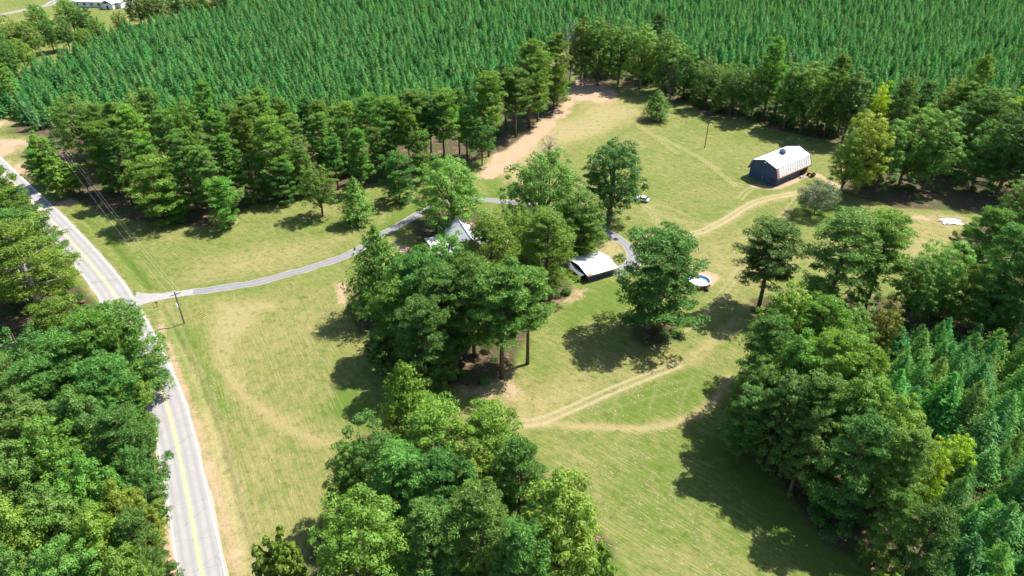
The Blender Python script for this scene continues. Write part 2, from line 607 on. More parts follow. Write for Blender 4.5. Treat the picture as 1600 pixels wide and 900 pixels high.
for base, amp in ((((1008, 312), (1040, 322), (1080, 338), (1120, 352)), 0.4), (((1006, 316), (1040, 335), (1075, 352), (1090, 372)), 0.4), (((1002, 320), (1025, 340), (1035, 360), (1020, 378)), 0.45),
                  (((1010, 330), (1060, 334), (1110, 332), (1160, 326)), 0.3), (((1020, 345), (1070, 342), (1110, 338)), 0.25), (((1120, 400), (1170, 396), (1215, 380), (1235, 350)), 0.3), (((1110, 420), (1160, 415), (1205, 396)), 0.3), (((1130, 440), (1165, 405), (1200, 360)), 0.35), (((1090, 400), (1130, 382), (1180, 372)), 0.3),
                  (((1040, 390), (1090, 385), (1150, 372)), 0.3), (((920, 640), (1000, 610), (1080, 590)), 0.3), (((890, 655), (990, 628), (1090, 600)), 0.35), (((960, 660), (965, 620), (985, 590)), 0.3), (((1010, 665), (1020, 620), (1035, 585)), 0.3), (((1060, 655), (1068, 620), (1085, 585)), 0.3),
                  (((870, 690), (950, 740), (1040, 800), (1130, 880)), 0.3), (((900, 680), (990, 740), (1090, 820), (1160, 890)), 0.25), (((870, 720), (930, 770), (1010, 840), (1070, 900)), 0.3), (((960, 690), (1050, 760), (1140, 840)), 0.25), (((860, 740), (930, 810), (990, 890)), 0.25),
                  (((330, 590), (350, 680), (390, 790), (420, 880)), 0.35), (((350, 590), (375, 680), (415, 780), (450, 870)), 0.3), (((380, 640), (410, 720), (450, 800)), 0.3), (((300, 560), (325, 650), (360, 760), (385, 880)), 0.4),
                  (((270, 440), (380, 422), (470, 402), (540, 372)), 0.3), (((260, 432), (360, 415), (460, 392)), 0.25), (((950, 200), (1010, 210), (1080, 225), (1160, 255)), 0.25), (((940, 215), (1020, 232), (1100, 262)), 0.25), (((1000, 180), (1080, 205), (1180, 225)), 0.2)):
    paint(track, px_line(base), 0.08, amp, 0.36)
paint(dry, px_line([(800, 664), (850, 657), (950, 616), (1060, 570), (1110, 535), (1150, 500)]), 1.5, 0.6, 1.2)
paint(dry, px_line([(1000, 375), (1080, 367), (1130, 347), (1180, 318), (1240, 303), (1300, 292)]), 1.8, 0.75, 1.4)
# wood floors
WOODS = [
    [(-60, 245), (20, 270), (70, 320), (100, 370), (120, 440), (150, 470), (225, 600), (240, 700), (255, 900), (250, 1100), (-300, 1100), (-300, 245)],
    [(30, 200), (90, 300), (150, 330), (210, 345), (330, 355), (400, 318), (520, 300), (640, 275), (700, 262), (790, 235), (880, 165), (900, 100), (700, 130), (400, 130), (100, 140)],
    [(880, 100), (905, 128), (980, 130), (1030, 145), (1100, 178), (1200, 200), (1330, 228), (1310, 300), (1400, 325), (1530, 330), (1600, 330), (1900, 330), (1900, 120), (1300, 80), (900, 60)],
    [(1150, 640), (1180, 560), (1200, 500), (1290, 460), (1430, 470), (1600, 450), (1900, 480), (1900, 1150), (1420, 1000), (1380, 900), (1290, 850), (1220, 760), (1180, 690)],
    [(1440, 490), (1430, 440), (1500, 360), (1600, 330), (1800, 330), (1800, 500)],
    [(540, 470), (600, 400), (700, 375), (860, 400), (900, 455), (840, 500), (800, 575), (740, 610), (640, 590), (560, 520)],
    [(560, 680), (700, 660), (830, 690), (860, 760), (960, 850), (960, 1000), (470, 1000), (480, 850), (530, 760)],
    [(1270, 470), (1400, 460), (1390, 480), (1280, 500)],
    [(985, 500), (1050, 485), (1065, 530), (1010, 545), (985, 525)],
    [(1170, 465), (1215, 460), (1215, 500), (1170, 490)],
    [(640, 345), (690, 330), (760, 330), (740, 375), (650, 380)],
]
for wp in WOODS:
    blob(litter, wp, 1.0, 2.0)
blob(strV, [(260, 470), (560, 450), (560, 900), (300, 900)], 1.0, 10)
# relief: gentle swells, flat where roads and buildings stand
def vnoise(x, y, s, seed):
    r = np.random.default_rng(seed).random((64, 64))
    u, v = x / s, y / s
    iu, iv = np.floor(u).astype(int), np.floor(v).astype(int)
    fu, fv = u - iu, v - iv
    fu = fu * fu * (3 - 2 * fu)
    fv = fv * fv * (3 - 2 * fv)
    g = lambda a, b: r[a % 64, b % 64]
    return (g(iu, iv) * (1 - fu) + g(iu + 1, iv) * fu) * (1 - fv) + (g(iu, iv + 1) * (1 - fu) + g(iu + 1, iv + 1) * fu) * fv


rd = np.minimum(dist_to(road_line, X, Y), dist_to(drive_line, X, Y))
flat = np.clip((rd - 4.5) / 6.0, 0, 1)
near = (X > -149) & (X < 164) & (Y > 56) & (Y < 260)
Z = (-0.14 * vnoise(X, Y, 14, 1) - 0.09 * vnoise(X, Y, 4.5, 2) - 0.05 * vnoise(X, Y, 1.6, 3)) * flat * near - 0.01
# shallow ditch along the road
dr = dist_to(road_line, X, Y)
Z -= 0.35 * np.exp(-((dr - 7.2) / 0.9) ** 2) * (rd > 4.2) * near
nx_, ny_ = len(xs), len(ys)
ii, jj = np.meshgrid(np.arange(nx_ - 1), np.arange(ny_ - 1))
q0 = (jj * nx_ + ii).ravel()
quads = np.column_stack([q0, q0 + 1, q0 + nx_ + 1, q0 + nx_])
gz_x, gz_y = X[0], Y[:, 0]


def ground_z(x, y):
    i = np.clip(np.searchsorted(gz_x, x), 0, len(gz_x) - 1)
    j = np.clip(np.searchsorted(gz_y, y), 0, len(gz_y) - 1)
    return Z[j, i]


ca = np.stack([clay, dry, lush, litter], -1).reshape(-1, 4)
cb = np.stack([track, strV, np.zeros_like(X), np.ones_like(X)], -1).reshape(-1, 4)


def ground_material():
    m, n, b = new_mat('pasture')
    geo = n.nodes.new('ShaderNodeNewGeometry')
    pos = geo.outputs['Position']
    A = n.nodes.new('ShaderNodeAttribute')
    A.attribute_name = 'cover_a'
    sa = n.nodes.new('ShaderNodeSeparateColor')
    n.links.new(A.outputs['Color'], sa.inputs[0])
    Bq = n.nodes.new('ShaderNodeAttribute')
    Bq.attribute_name = 'cover_b'
    sb = n.nodes.new('ShaderNodeSeparateColor')
    n.links.new(Bq.outputs['Color'], sb.inputs[0])
    big = noise_of(n, 0.045, pos, 5, 0.6)
    mid = noise_of(n, 0.22, pos, 5, 0.65)
    fine = noise_of(n, 1.6, pos, 5, 0.7)
    vfine = noise_of(n, 6.0, pos, 3, 0.7)

    def streak(angle, sx, sy):
        mp = n.nodes.new('ShaderNodeMapping')
        mp.vector_type = 'TEXTURE'
        mp.inputs['Rotation'].default_value = (0, 0, math.radians(angle))
        mp.inputs['Scale'].default_value = (sx, sy, 1)
        n.links.new(pos, mp.inputs[0])
        return noise_of(n, 1.0, mp.outputs[0], 4, 0.6)
    s1 = streak(118, 6.0, 0.34)      # along the road side field
    s2 = streak(140, 4.5, 0.32)       # diagonal swaths of the lower field
    st = mixc(n, sb.outputs[1], s2, s1)
    # green to straw
    k = math_of(n, 'MULTIPLY_ADD', big, 0.9, math_of(n, 'MULTIPLY', mid, 0.7))
    k = math_of(n, 'MULTIPLY_ADD', fine, 0.75, k)
    clot = noise_of(n, 0.6, pos, 4, 0.65)
    k = math_of(n, 'MULTIPLY_ADD', clot, 0.75, k)
    k = math_of(n, 'MULTIPLY_ADD', st, 1.1, k)
    k = math_of(n, 'MULTIPLY_ADD', vfine, 0.25, k)
    k = ramp_of(n, k, 1.96, 2.78)
    k = math_of(n, 'ADD', k, math_of(n, 'MULTIPLY', sa.outputs[1], 0.95))
    k = math_of(n, 'SUBTRACT', k, math_of(n, 'MULTIPLY', sa.outputs[2], 0.65), clamp=True)
    c = mixc(n, k, (0.092, 0.142, 0.022), (0.258, 0.218, 0.090))
    pale = math_of(n, 'MULTIPLY', ramp_of(n, math_of(n, 'MULTIPLY', st, vfine), 0.27, 0.42), 0.5)
    c = mixc(n, pale, c, (0.31, 0.265, 0.14))
    dk2 = math_of(n, 'MULTIPLY_ADD', math_of(n, 'ADD', fine, vfine), 0.9, math_of(n, 'ADD', sa.outputs[1], -0.9))
    c = mixc(n, math_of(n, 'MULTIPLY', ramp_of(n, dk2, 0.35, 0.95), 0.36), c, (0.32, 0.27, 0.15))
    dk = math_of(n, 'MULTIPLY', ramp_of(n, clot, 0.46, 0.28), 0.6)
    c = mixc(n, dk, c, (0.075, 0.092, 0.024))
    c = mixc(n, math_of(n, 'MULTIPLY', ramp_of(n, vfine, 0.45, 0.30), 0.4), c, (0.075, 0.098, 0.022))
    # clay, ragged at the edge
    ck = math_of(n, 'ADD', sa.outputs[0], math_of(n, 'MULTIPLY_ADD', math_of(n, 'ADD', fine, mid), 0.75, -0.78))
    ck = ramp_of(n, ck, 0.42, 0.72)
    cc = mixc(n, ramp_of(n, mid, 0.3, 0.7), (0.34, 0.228, 0.142), (0.385, 0.292, 0.19))
    cc = mixc(n, math_of(n, 'MULTIPLY', ramp_of(n, vfine, 0.5, 0.7), 0.4), cc, (0.28, 0.15, 0.09))
    c = mixc(n, ck, c, cc)
    # tracks
    tk = math_of(n, 'MULTIPLY', sb.outputs[0], math_of(n, 'MULTIPLY_ADD', fine, 1.2, 0.35), clamp=True)
    c = mixc(n, tk, c, (0.38, 0.31, 0.185))
    # wood floor: leaf litter, pine straw, clay showing through
    lk = math_of(n, 'ADD', A.outputs['Alpha'], math_of(n, 'MULTIPLY_ADD', fine, 0.8, -0.4))
    lk = ramp_of(n, lk, 0.4, 0.75)
    lc = mixc(n, ramp_of(n, fine, 0.35, 0.65), (0.048, 0.044, 0.024), (0.115, 0.082, 0.048))
    lc = mixc(n, math_of(n, 'MULTIPLY', ramp_of(n, mid, 0.55, 0.68), 0.7), lc, (0.28, 0.175, 0.115))
    lc = mixc(n, math_of(n, 'MULTIPLY', ramp_of(n, mid, 0.52, 0.38), 0.75), lc, (0.06, 0.098, 0.024))
    c = mixc(n, lk, c, lc)
    n.links.new(c, b.inputs['Base Color'])
    b.inputs['Roughness'].default_value = 0.95
    b.inputs['Specular IOR Level'].default_value = 0.12
    bp = n.nodes.new('ShaderNodeBump')
    bp.inputs['Strength'].default_value = 0.55
    bp.inputs['Distance'].default_value = 0.26
    n.links.new(math_of(n, 'ADD', fine, vfine), bp.inputs['Height'])
    n.links.new(bp.outputs[0], b.inputs['Normal'])
    return m


M['ground'] = ground_material()
gme = np_mesh('ground', np.stack([X, Y, Z], -1).reshape(-1, 3), quads, M['ground'],
              {'cover_a': ('FLOAT_COLOR', ca), 'cover_b': ('FLOAT_COLOR', cb)})
gme.polygons.foreach_set('use_smooth', np.ones(len(gme.polygons), dtype=bool))
tag(link('ground', gme), kind='structure')

# ------------------------------------------------------------------ road, markings, driveway
er = np.random.default_rng(8)


def ragged(n, a):
    return a * np.convolve(er.normal(size=n + 4), np.ones(3) / 3, 'same')[2:n + 2]


road = tag(strip('road', road_line, -3.72 + ragged(len(road_line), 0.2), 3.72 + ragged(len(road_line), 0.2), 0.020, M['road'], ncross=2), kind='structure')
strip('edge_line', road_line, -3.32, -3.18, 0.026, M['white_paint'], road)
strip('edge_line', road_line, 3.18, 3.32, 0.026, M['white_paint'], road)
strip('centre_line', road_line, -0.22, -0.08, 0.026, M['yellow_paint'], road)
strip('centre_line', road_line, 0.08, 0.22, 0.026, M['yellow_paint'], road)
wv = 0.12 * np.sin(np.arange(len(drive_line)) * 0.21) + 0.06 * np.sin(np.arange(len(drive_line)) * 0.9)
sdr = np.concatenate([[0], np.cumsum(np.linalg.norm(np.diff(drive_line, axis=0), axis=1))])
flare = 2.8 * np.exp(-sdr / 2.6)
wide = 1.55 + wv + flare + 1.6 * np.clip((sdr - sdr[-1] + 17) / 12, 0, 1)
drive = tag(strip('driveway', drive_line, -wide + ragged(len(drive_line), 0.28), 1.55 - wv + flare + ragged(len(drive_line), 0.28), 0.010, M['drive'], ncross=2, half=1.55), kind='structure')
ap = strip('apron', drive_line[:14], -(wide - 0.3)[:14], (1.25 - wv + flare)[:14], 0.016, M['apron'], drive, ncross=2)

# ------------------------------------------------------------------ tree models
def unit(v):
    return v / (np.linalg.norm(v, axis=-1, keepdims=True) + 1e-9)


def leaf_quads(pos, nrm, tan, ln, wd):
    """diamond leaf sprays: centre, facing, long axis, length, width"""
    bt = unit(np.cross(nrm, tan))
    tan = unit(np.cross(bt, nrm))
    ln = ln[:, None] * 0.5
    wd = wd[:, None] * 0.5
    fold = nrm * wd * 0.35
    V = np.stack([pos - tan * ln, pos + bt * wd + fold, pos + tan * ln, pos - bt * wd + fold], 1).reshape(-1, 3)
    Q = np.arange(len(pos) * 4).reshape(-1, 4)
    return V, Q


def puffs(rng, C, R, n, size, up=0.3, jit=0.34, below=-0.4, shoot=0.0):
    """leaf sprays over many small foliage clumps: centres C, radii R (k,3), n sprays each"""
    k = len(C)
    N = k * n
    d = unit(rng.normal(size=(N, 3)))
    low = d[:, 2] < below
    d[low, 2] *= -1
    c = np.repeat(C, n, 0)
    r = np.repeat(R, n, 0)
    rad = 0.5 + 0.62 * rng.random(N) ** 0.6
    pos = c + d * r * rad[:, None]
    nrm = unit(d + rng.normal(size=(N, 3)) * jit + np.array([0, 0, up]))
    tan = unit(rng.normal(size=(N, 3)) + d * shoot + np.array([0, 0, shoot * 0.6]))
    if shoot > 0.8:
        # needle sprays: long, pointing out and up from the twig ends
        tan = unit(d + rng.normal(size=(N, 3)) * 0.55 + np.array([0, 0, 0.55]))
        nrm = unit(np.cross(tan, rng.normal(size=(N, 3))) * 0.75 + d * 0.55 + np.array([0, 0, 0.3]))
    s = size * (0.65 + 0.75 * rng.random(N))
    pt = np.repeat(rng.random(k), n)
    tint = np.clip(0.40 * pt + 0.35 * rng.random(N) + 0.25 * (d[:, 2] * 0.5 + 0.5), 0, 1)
    return pos, nrm, tan, s, tint


def crown_mesh(name, parts, mat, aspect):
    pos = np.concatenate([p[0] for p in parts])
    nrm = np.concatenate([p[1] for p in parts])
    tan = np.concatenate([p[2] for p in parts])
    s = np.concatenate([p[3] for p in parts])
    t = np.concatenate([p[4] for p in parts])
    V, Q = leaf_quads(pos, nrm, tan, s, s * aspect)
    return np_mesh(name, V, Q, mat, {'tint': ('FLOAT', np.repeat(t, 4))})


def wood_mesh(name, tubes, mat, n=6):
    mb = MB()
    for p, r in tubes:
        mb.tube(p, r, n if r[0] > 0.1 else 4)
    me = bpy.data.meshes.new(name)
    me.from_pydata(mb.v, [], mb.f)
    me.materials.append(mat)
    me.polygons.foreach_set('use_smooth', [True] * len(me.polygons))
    me.update()
    return me


def branch(a, b, r0, r1, sag, rng, k=3):
    a, b = np.array(a), np.array(b)
    pts, rr = [], []
    L = np.linalg.norm(b - a)
    off = rng.normal(size=3) * L * 0.06
    for i in range(k + 1):
        t = i / k
        p = a + (b - a) * t + off * math.sin(t * math.pi)
        p[2] += sag * math.sin(t * math.pi) * L
        pts.append(tuple(p))
        rr.append(r0 + (r1 - r0) * t)
    return pts, rr


PROTO = {}


def sized(cr, tr, C):
    # true height and spread of the finished crown
    co = np.zeros(len(cr.vertices) * 3, dtype=np.float32)
    cr.vertices.foreach_get('co', co)
    co = co.reshape(-1, 3)
    return cr, tr, float(np.percentile(co[:, 2], 99.7)), 2 * float(np.percentile(np.hypot(co[:, 0], co[:, 1]), 97))



def make_oak(seed, h, w, base=-0.02, k=250, n=88, size=0.25, lump=0.3, shape=0.0, mat='oak', bark='bark', sparse=1.0):
    rng = np.random.default_rng(seed)
    z0 = h * base
    cz = z0 + (h - z0) * 0.46
    rz = (h - z0) * 0.54
    # several big limbs carry their own dome of clumps
    lobes = unit(rng.normal(size=(9, 3)) + np.array([0, 0, 0.35]))
    i = np.arange(k) + 0.5
    ph = np.arccos(1 - 1.72 * i / k)
    th = math.pi * (1 + 5 ** 0.5) * i
    d = np.stack([np.cos(th) * np.sin(ph), np.sin(th) * np.sin(ph), np.cos(ph)], 1)
    d = unit(d + rng.normal(size=d.shape) * 0.16)
    sk = np.where(d[:, 2] < 0, (np.hypot(d[:, 0], d[:, 1]) + 1e-3) ** -0.45, 1.0)
    sk = np.clip(sk, 1, 1.6)
    near_ = (d @ lobes.T).max(1)
    r = (1 - lump) + lump * 2.0 * (near_ - 0.65)
    r *= 0.70 + 0.36 * rng.random(k)
    inner = rng.random(k) < 0.22
    r[inner] *= 0.66
    taper = 1 - shape * np.clip(d[:, 2], 0, 1) ** 1.3
    C = np.stack([d[:, 0] * sk * r * w * 0.47 * taper, d[:, 1] * sk * r * w * 0.47 * taper, cz + d[:, 2] * r * rz * 0.96], 1)
    R = (0.030 + 0.042 * rng.random((k, 1))) * w * np.array([[1.0, 1.0, 0.72]])
    keep = rng.random(k) < sparse
    C, R = C[keep], R[keep]
    lv = [puffs(rng, C, R, n, size)]
    # loose fill so that the crown is not hollow
    m = int(len(C) * 0.35)
    Ci = C[rng.integers(0, len(C), m)] * np.array([0.68, 0.68, 1]) + np.array([0, 0, -0.06 * h])
    lv.append(puffs(rng, Ci, np.full((m, 3), 0.08 * w), 18, size * 1.2))
    tubes = [([(0, 0, -0.3), (0.05 * rng.normal(), 0.05 * rng.normal(), z0 * 0.6), (0.15 * rng.normal(), 0.15 * rng.normal(), cz), (0.2 * rng.normal(), 0.2 * rng.normal(), h * 0.86)],
              [0.032 * h * 0.8, 0.022 * h * 0.8, 0.012 * h, 0.03])]
    for j in rng.choice(len(C), min(26, len(C)), replace=False):
        zb = 0.1 * h + (C[j][2] - z0) * 0.4 * rng.random() + 0.12 * h * rng.random()
        zb = min(zb, C[j][2] - 0.2)
        tubes.append(branch((0, 0, max(zb, z0 * 0.5)), C[j], 0.010 * h, 0.02, 0.04, rng))
    return sized(crown_mesh('crown', lv, M[mat], 0.62), wood_mesh('trunk', tubes, M[bark]), C)


def make_pine(seed, h, w, base=0.2, nb=64, n=86, size=0.54, top=0.8, mat='pine', flat=0.5, bark='bark', thick=1.0):
    rng = np.random.default_rng(seed)
    z0 = h * base
    lx, ly = rng.normal(size=2) * 0.02 * h
    axis = lambda z: np.array([lx * (z / h) ** 2, ly * (z / h) ** 2, z])
    C, R, tubes = [], [], []
    tubes.append(([tuple(axis(t * h * 0.97) - np.array([0, 0, 0.3 * (t == 0)])) for t in (0, 0.25, 0.5, 0.75, 1.0)],
                  [0.0165 * h, 0.0135 * h, 0.011 * h, 0.006 * h, 0.02]))
    for i in range(nb):
        t = (i + rng.random()) / nb
        z = z0 + (h * 0.955 - z0) * t
        prof = math.sqrt(max(0.02, 1 - (abs(t - 0.34) / (0.66 if t > 0.34 else 0.75)) ** 2.1))
        L = w * 0.5 * prof * (0.5 + 0.6 * rng.random())
        a = i * 2.39996 + rng.normal() * 0.35
        rise = (0.05 + 0.42 * t + 0.12 * rng.normal()) * L
        end = axis(z) + np.array([math.cos(a) * L * 0.88, math.sin(a) * L * 0.88, rise])
        st = axis(z - 0.05 * h * (1 - t))
        tubes.append(branch(st, end, 0.0042 * h, 0.02, 0.02, rng))
        for f, s in ((1.0, 1.0), (0.72, 0.9), (0.42, 0.75)):
            if f < 0.5 and (L < w * 0.18 or rng.random() < 0.45):
                continue
            p = st + (end - st) * f + rng.normal(size=3) * np.array([0.35, 0.35, 0.15])
            C.append(p)
            rr = w * (0.050 + 0.048 * rng.random()) * s
            R.append([rr * 1.12, rr * 1.12, rr * flat])
            if rng.random() < 0.75:
                sd_ = np.array([-math.sin(a), math.cos(a), 0.1]) * (rr * 1.35) * rng.choice([-1, 1])
                C.append(p + sd_)
                R.append([rr * 0.85, rr * 0.85, rr * flat])
    for _ in range(5):
        C.append(axis(h * (0.93 + 0.05 * rng.random())) + rng.normal(size=3) * np.array([0.5, 0.5, 0.1]) * w * 0.08)
        rr = w * 0.085
        R.append([rr, rr, rr * 0.7])
    lv = [puffs(rng, np.array(C), np.array(R), n, size, shoot=0.9, below=-0.35)]
    return sized(crown_mesh('crown', lv, M[mat], 0.27), wood_mesh('trunk', [(p, [x * thick for x in r]) for p, r in tubes], M[bark]), np.array(C))


def make_cone(seed, h, w, whorls=17, per=7, size=0.70, power=0.85, mat='cone', droop=0.0, dens=17, base=0.08, asp=0.46, spread=1.0):
    rng = np.random.default_rng(seed)
    P, Nn, T, S, Tt = [], [], [], [], []
    tubes = [([(0, 0, -0.2), (0.05 * rng.normal(), 0.05 * rng.normal(), h * 0.5), (0, 0, h * 0.985)], [0.012 * h + 0.04, 0.008 * h + 0.02, 0.012])]
    for i in range(whorls):
        t = i / (whorls - 1)
        z = h * (base + (0.95 - base) * t)
        L0 = w * 0.5 * (1 - t) ** power + 0.12
        m = per if t < 0.8 else max(4, per - 2)
        for j in range(m):
            a = 2 * math.pi * j / m + i * 1.1 + rng.normal() * 0.25
            L = L0 * (0.7 + 0.45 * rng.random())
            rise = (0.50 - droop + 0.15 * rng.normal()) * L + 0.1
            dirn = unit(np.array([math.cos(a) * L, math.sin(a) * L, rise]))
            length = math.hypot(L, rise)
            k = max(7, int(dens * (0.35 + length / (w * 0.5))))
            f = 0.25 + 0.8 * rng.random(k) ** 0.75
            pos = np.array([0, 0, z]) + dirn * (length * f)[:, None] + rng.normal(size=(k, 3)) * 0.14 * spread * (0.5 + 0.8 * (1 - t)) * w / 5
            P.append(pos)
            tg = unit(dirn + rng.normal(size=(k, 3)) * 0.6 + np.array([0, 0, 0.25 - droop]))
            T.append(tg)
            Nn.append(unit(np.array([math.cos(a), math.sin(a), 0.75]) + rng.normal(size=(k, 3)) * 0.42))
            S.append(size * (0.6 + 0.7 * rng.random(k)) * (0.7 + 0.3 * (1 - t)))
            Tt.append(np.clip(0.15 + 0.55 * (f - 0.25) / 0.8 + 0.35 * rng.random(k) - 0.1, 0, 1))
    k = 14
    pos = np.stack([rng.normal(size=k) * 0.05, rng.normal(size=k) * 0.05, h * (0.93 + 0.07 * rng.random(k))], 1)
    tg = unit(np.array([0, 0, 1.0]) + rng.normal(size=(k, 3)) * 0.3)
    P.append(pos); T.append(tg); Nn.append(unit(np.cross(tg, rng.normal(size=(k, 3))))); S.append(np.full(k, size * 0.7)); Tt.append(np.full(k, 0.9))
    lv = [(np.concatenate(P), np.concatenate(Nn), np.concatenate(T), np.concatenate(S), np.concatenate(Tt))]
    return crown_mesh('crown', lv, M[mat], asp), wood_mesh('trunk', tubes, M['bark']), h, w


def make_twiggy(seed, h, w, mat='dead', bark='pale_bark', n=6, size=0.26, k=90):
    rng = np.random.default_rng(seed)
    tubes = [([(0, 0, -0.2), (0.1, 0.05, h * 0.3), (0.2, -0.1, h * 0.75)], [0.022 * h, 0.014 * h, 0.02])]
    C = []
    for i in range(k):
        t = rng.random()
        a = i * 2.4
        z = h * (0.3 + 0.68 * t)
        r = w * 0.5 * math.sqrt(max(0.05, 1 - (2 * t - 0.85) ** 2 * 0.75)) * (0.55 + 0.45 * rng.random())
        e = np.array([math.cos(a) * r, math.sin(a) * r, z])
        C.append(e)
        tubes.append(branch((0.08, 0, h * (0.15 + 0.35 * t)), e, 0.006 * h, 0.012, 0.08, rng))
    C = np.array(C)
    lv = [puffs(rng, C, np.full((len(C), 3), w * 0.085), n, size, below=-1)]
    return crown_mesh('crown', lv, M[mat], 0.35), wood_mesh('trunk', tubes, M[bark], 5), h, w


PROTO['oak'] = [make_oak(11, 17, 14), make_oak(12, 18, 13, lump=0.38), make_oak(13, 16, 15, lump=0.34, k=280), make_oak(14, 19, 12, shape=0.25), make_oak(15, 20, 11, shape=0.3, lump=0.4), make_oak(16, 18, 14, lump=0.45, k=230)]
PROTO['airy'] = [make_oak(21, 17, 12, n=60, lump=0.4, sparse=0.85, size=0.26), make_oak(22, 18, 11, n=56, lump=0.45, sparse=0.8, size=0.26, shape=0.2)]
PROTO['bush'] = [make_oak(31, 6, 6.5, base=0.05, k=110, n=44, size=0.32), make_oak(32, 7, 6, base=0.05, k=110, n=44, size=0.32, lump=0.3)]
PROTO['pine'] = [make_pine(41, 24, 12, base=0.12), make_pine(42, 25, 11, base=0.2), make_pine(43, 23, 13, base=0.07, nb=62), make_pine(44, 26, 10, base=0.27), make_pine(45, 24, 12, base=0.05, nb=62), make_pine(46, 22, 12, base=0.15)]
PROTO['bole'] = [make_pine(47, 25, 11, base=0.42), make_pine(48, 26, 10, base=0.48, nb=50), make_pine(49, 24, 12, base=0.4)]
PROTO['olive'] = [make_pine(54, 23, 14, base=0.3, nb=46, n=70, bark='pale_bark', thick=1.5)]
PROTO['scrub'] = [make_pine(51, 15, 10, base=0.1, nb=46, n=74, size=0.48), make_pine(52, 16, 9, base=0.14, nb=44, n=74, size=0.48), make_pine(53, 14, 10, base=0.06, nb=46, n=74, size=0.48)]
PROTO['cone'] = [make_cone(61, 12.5, 5.6), make_cone(62, 12, 6.0, power=0.75), make_cone(63, 13, 5.4, power=0.8), make_cone(64, 11.5, 5.6, per=6, power=0.9), make_cone(65, 12.5, 6.0, whorls=15, power=0.7)]
PROTO['nearcone'] = [make_cone(66 + i, 12.5 - 0.4 * i, 6.2 + 0.2 * i, whorls=17 + i % 3, per=7, size=0.62, power=0.7 + 0.05 * i, dens=26, asp=0.40, spread=1.7) for i in range(4)]
PROTO['cedar'] = [make_cone(71, 15, 9, whorls=22, per=11, mat='cedar', droop=0.1, dens=30, size=0.6, power=0.7, asp=0.4), make_cone(72, 14, 9.5, whorls=20, per=12, mat='cedar', droop=0.15, dens=32, size=0.6, power=0.62, asp=0.4)]
PROTO['willow'] = [make_twiggy(81, 7, 8, 'willow', 'pale_bark', 46, 0.34, 140)]
PROTO['dead'] = [make_twiggy(91, 14, 8, n=8), make_twiggy(92, 7, 5, n=10, k=70)]

TINT = {'n': (1, 1, 1), 'y': (1.5, 1.15, 0.8), 'd': (0.72, 0.78, 0.85), 'b': (1.0, 1.0, 1.04), 'l': (1.25, 1.2, 1.1),
        'o': (2.6, 1.15, 0.6), 'g': (1.5, 1.25, 2.0), 'v': (1.18, 1.14, 0.85), 'Y': (2.7, 1.75, 0.5), 'r': (1.6, 0.95, 0.85)}
NAMES = {'oak': 'broadleaf_tree', 'airy': 'broadleaf_tree', 'bush': 'shrub', 'pine': 'pine_tree', 'bole': 'pine_tree', 'olive': 'pine_tree', 'scrub': 'young_pine_tree', 'cone': 'plantation_pine', 'nearcone': 'plantation_pine', 'cedar': 'cedar_tree', 'willow': 'small_pale_tree', 'dead': 'leafless_tree'}
CATS = {'oak': 'tree', 'airy': 'tree', 'bush': 'shrub', 'pine': 'pine tree', 'bole': 'pine tree', 'olive': 'pine tree', 'scrub': 'pine tree', 'cone': 'pine tree', 'nearcone': 'pine tree', 'cedar': 'cedar tree', 'willow': 'tree', 'dead': 'dead tree'}


def plant(kind, loc, h, wd, tint='n', label='', group=None, proto=None, rz=None):
    ps = PROTO[kind]
    asp = wd / h
    order = sorted(range(len(ps)), key=lambda i: abs(math.log((ps[i][3] / ps[i][2]) / asp)) + 0.35 * random.random())
    cr, tr, h0, w0 = ps[order[0] if proto is None else proto]
    p = np.array([loc[0], loc[1]], float)
    for line, gap in ((road_line, 5.2), (drive_line, 3.4)):
        dv = p - line
        dd_ = np.hypot(dv[:, 0], dv[:, 1])
        i = int(dd_.argmin())
        if dd_[i] < gap:                      # no trunk stands on the paving
            p = line[i] + dv[i] / max(dd_[i], 0.05) * gap
    loc = (p[0], p[1], float(ground_z(p[0], p[1])))
    r = empty(NAMES[kind], loc, random.uniform(0, 6.283) if rz is None else rz)
    r.scale = (wd / w0, wd / w0, h / h0)
    t = link('trunk', tr, r)
    c = link('crown', cr, r)
    tc = TINT[tint]
    j = random.uniform(0.9, 1.1)
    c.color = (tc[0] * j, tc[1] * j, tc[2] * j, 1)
    tag(r, label, CATS[kind], group)
    return r


ORD = ['first', 'second', 'third', 'fourth', 'fifth', 'sixth', 'seventh', 'eighth', 'ninth', 'tenth', 'eleventh', 'twelfth', 'thirteenth', 'fourteenth', 'fifteenth', 'sixteenth', 'seventeenth', 'eighteenth', 'nineteenth', 'twentieth']

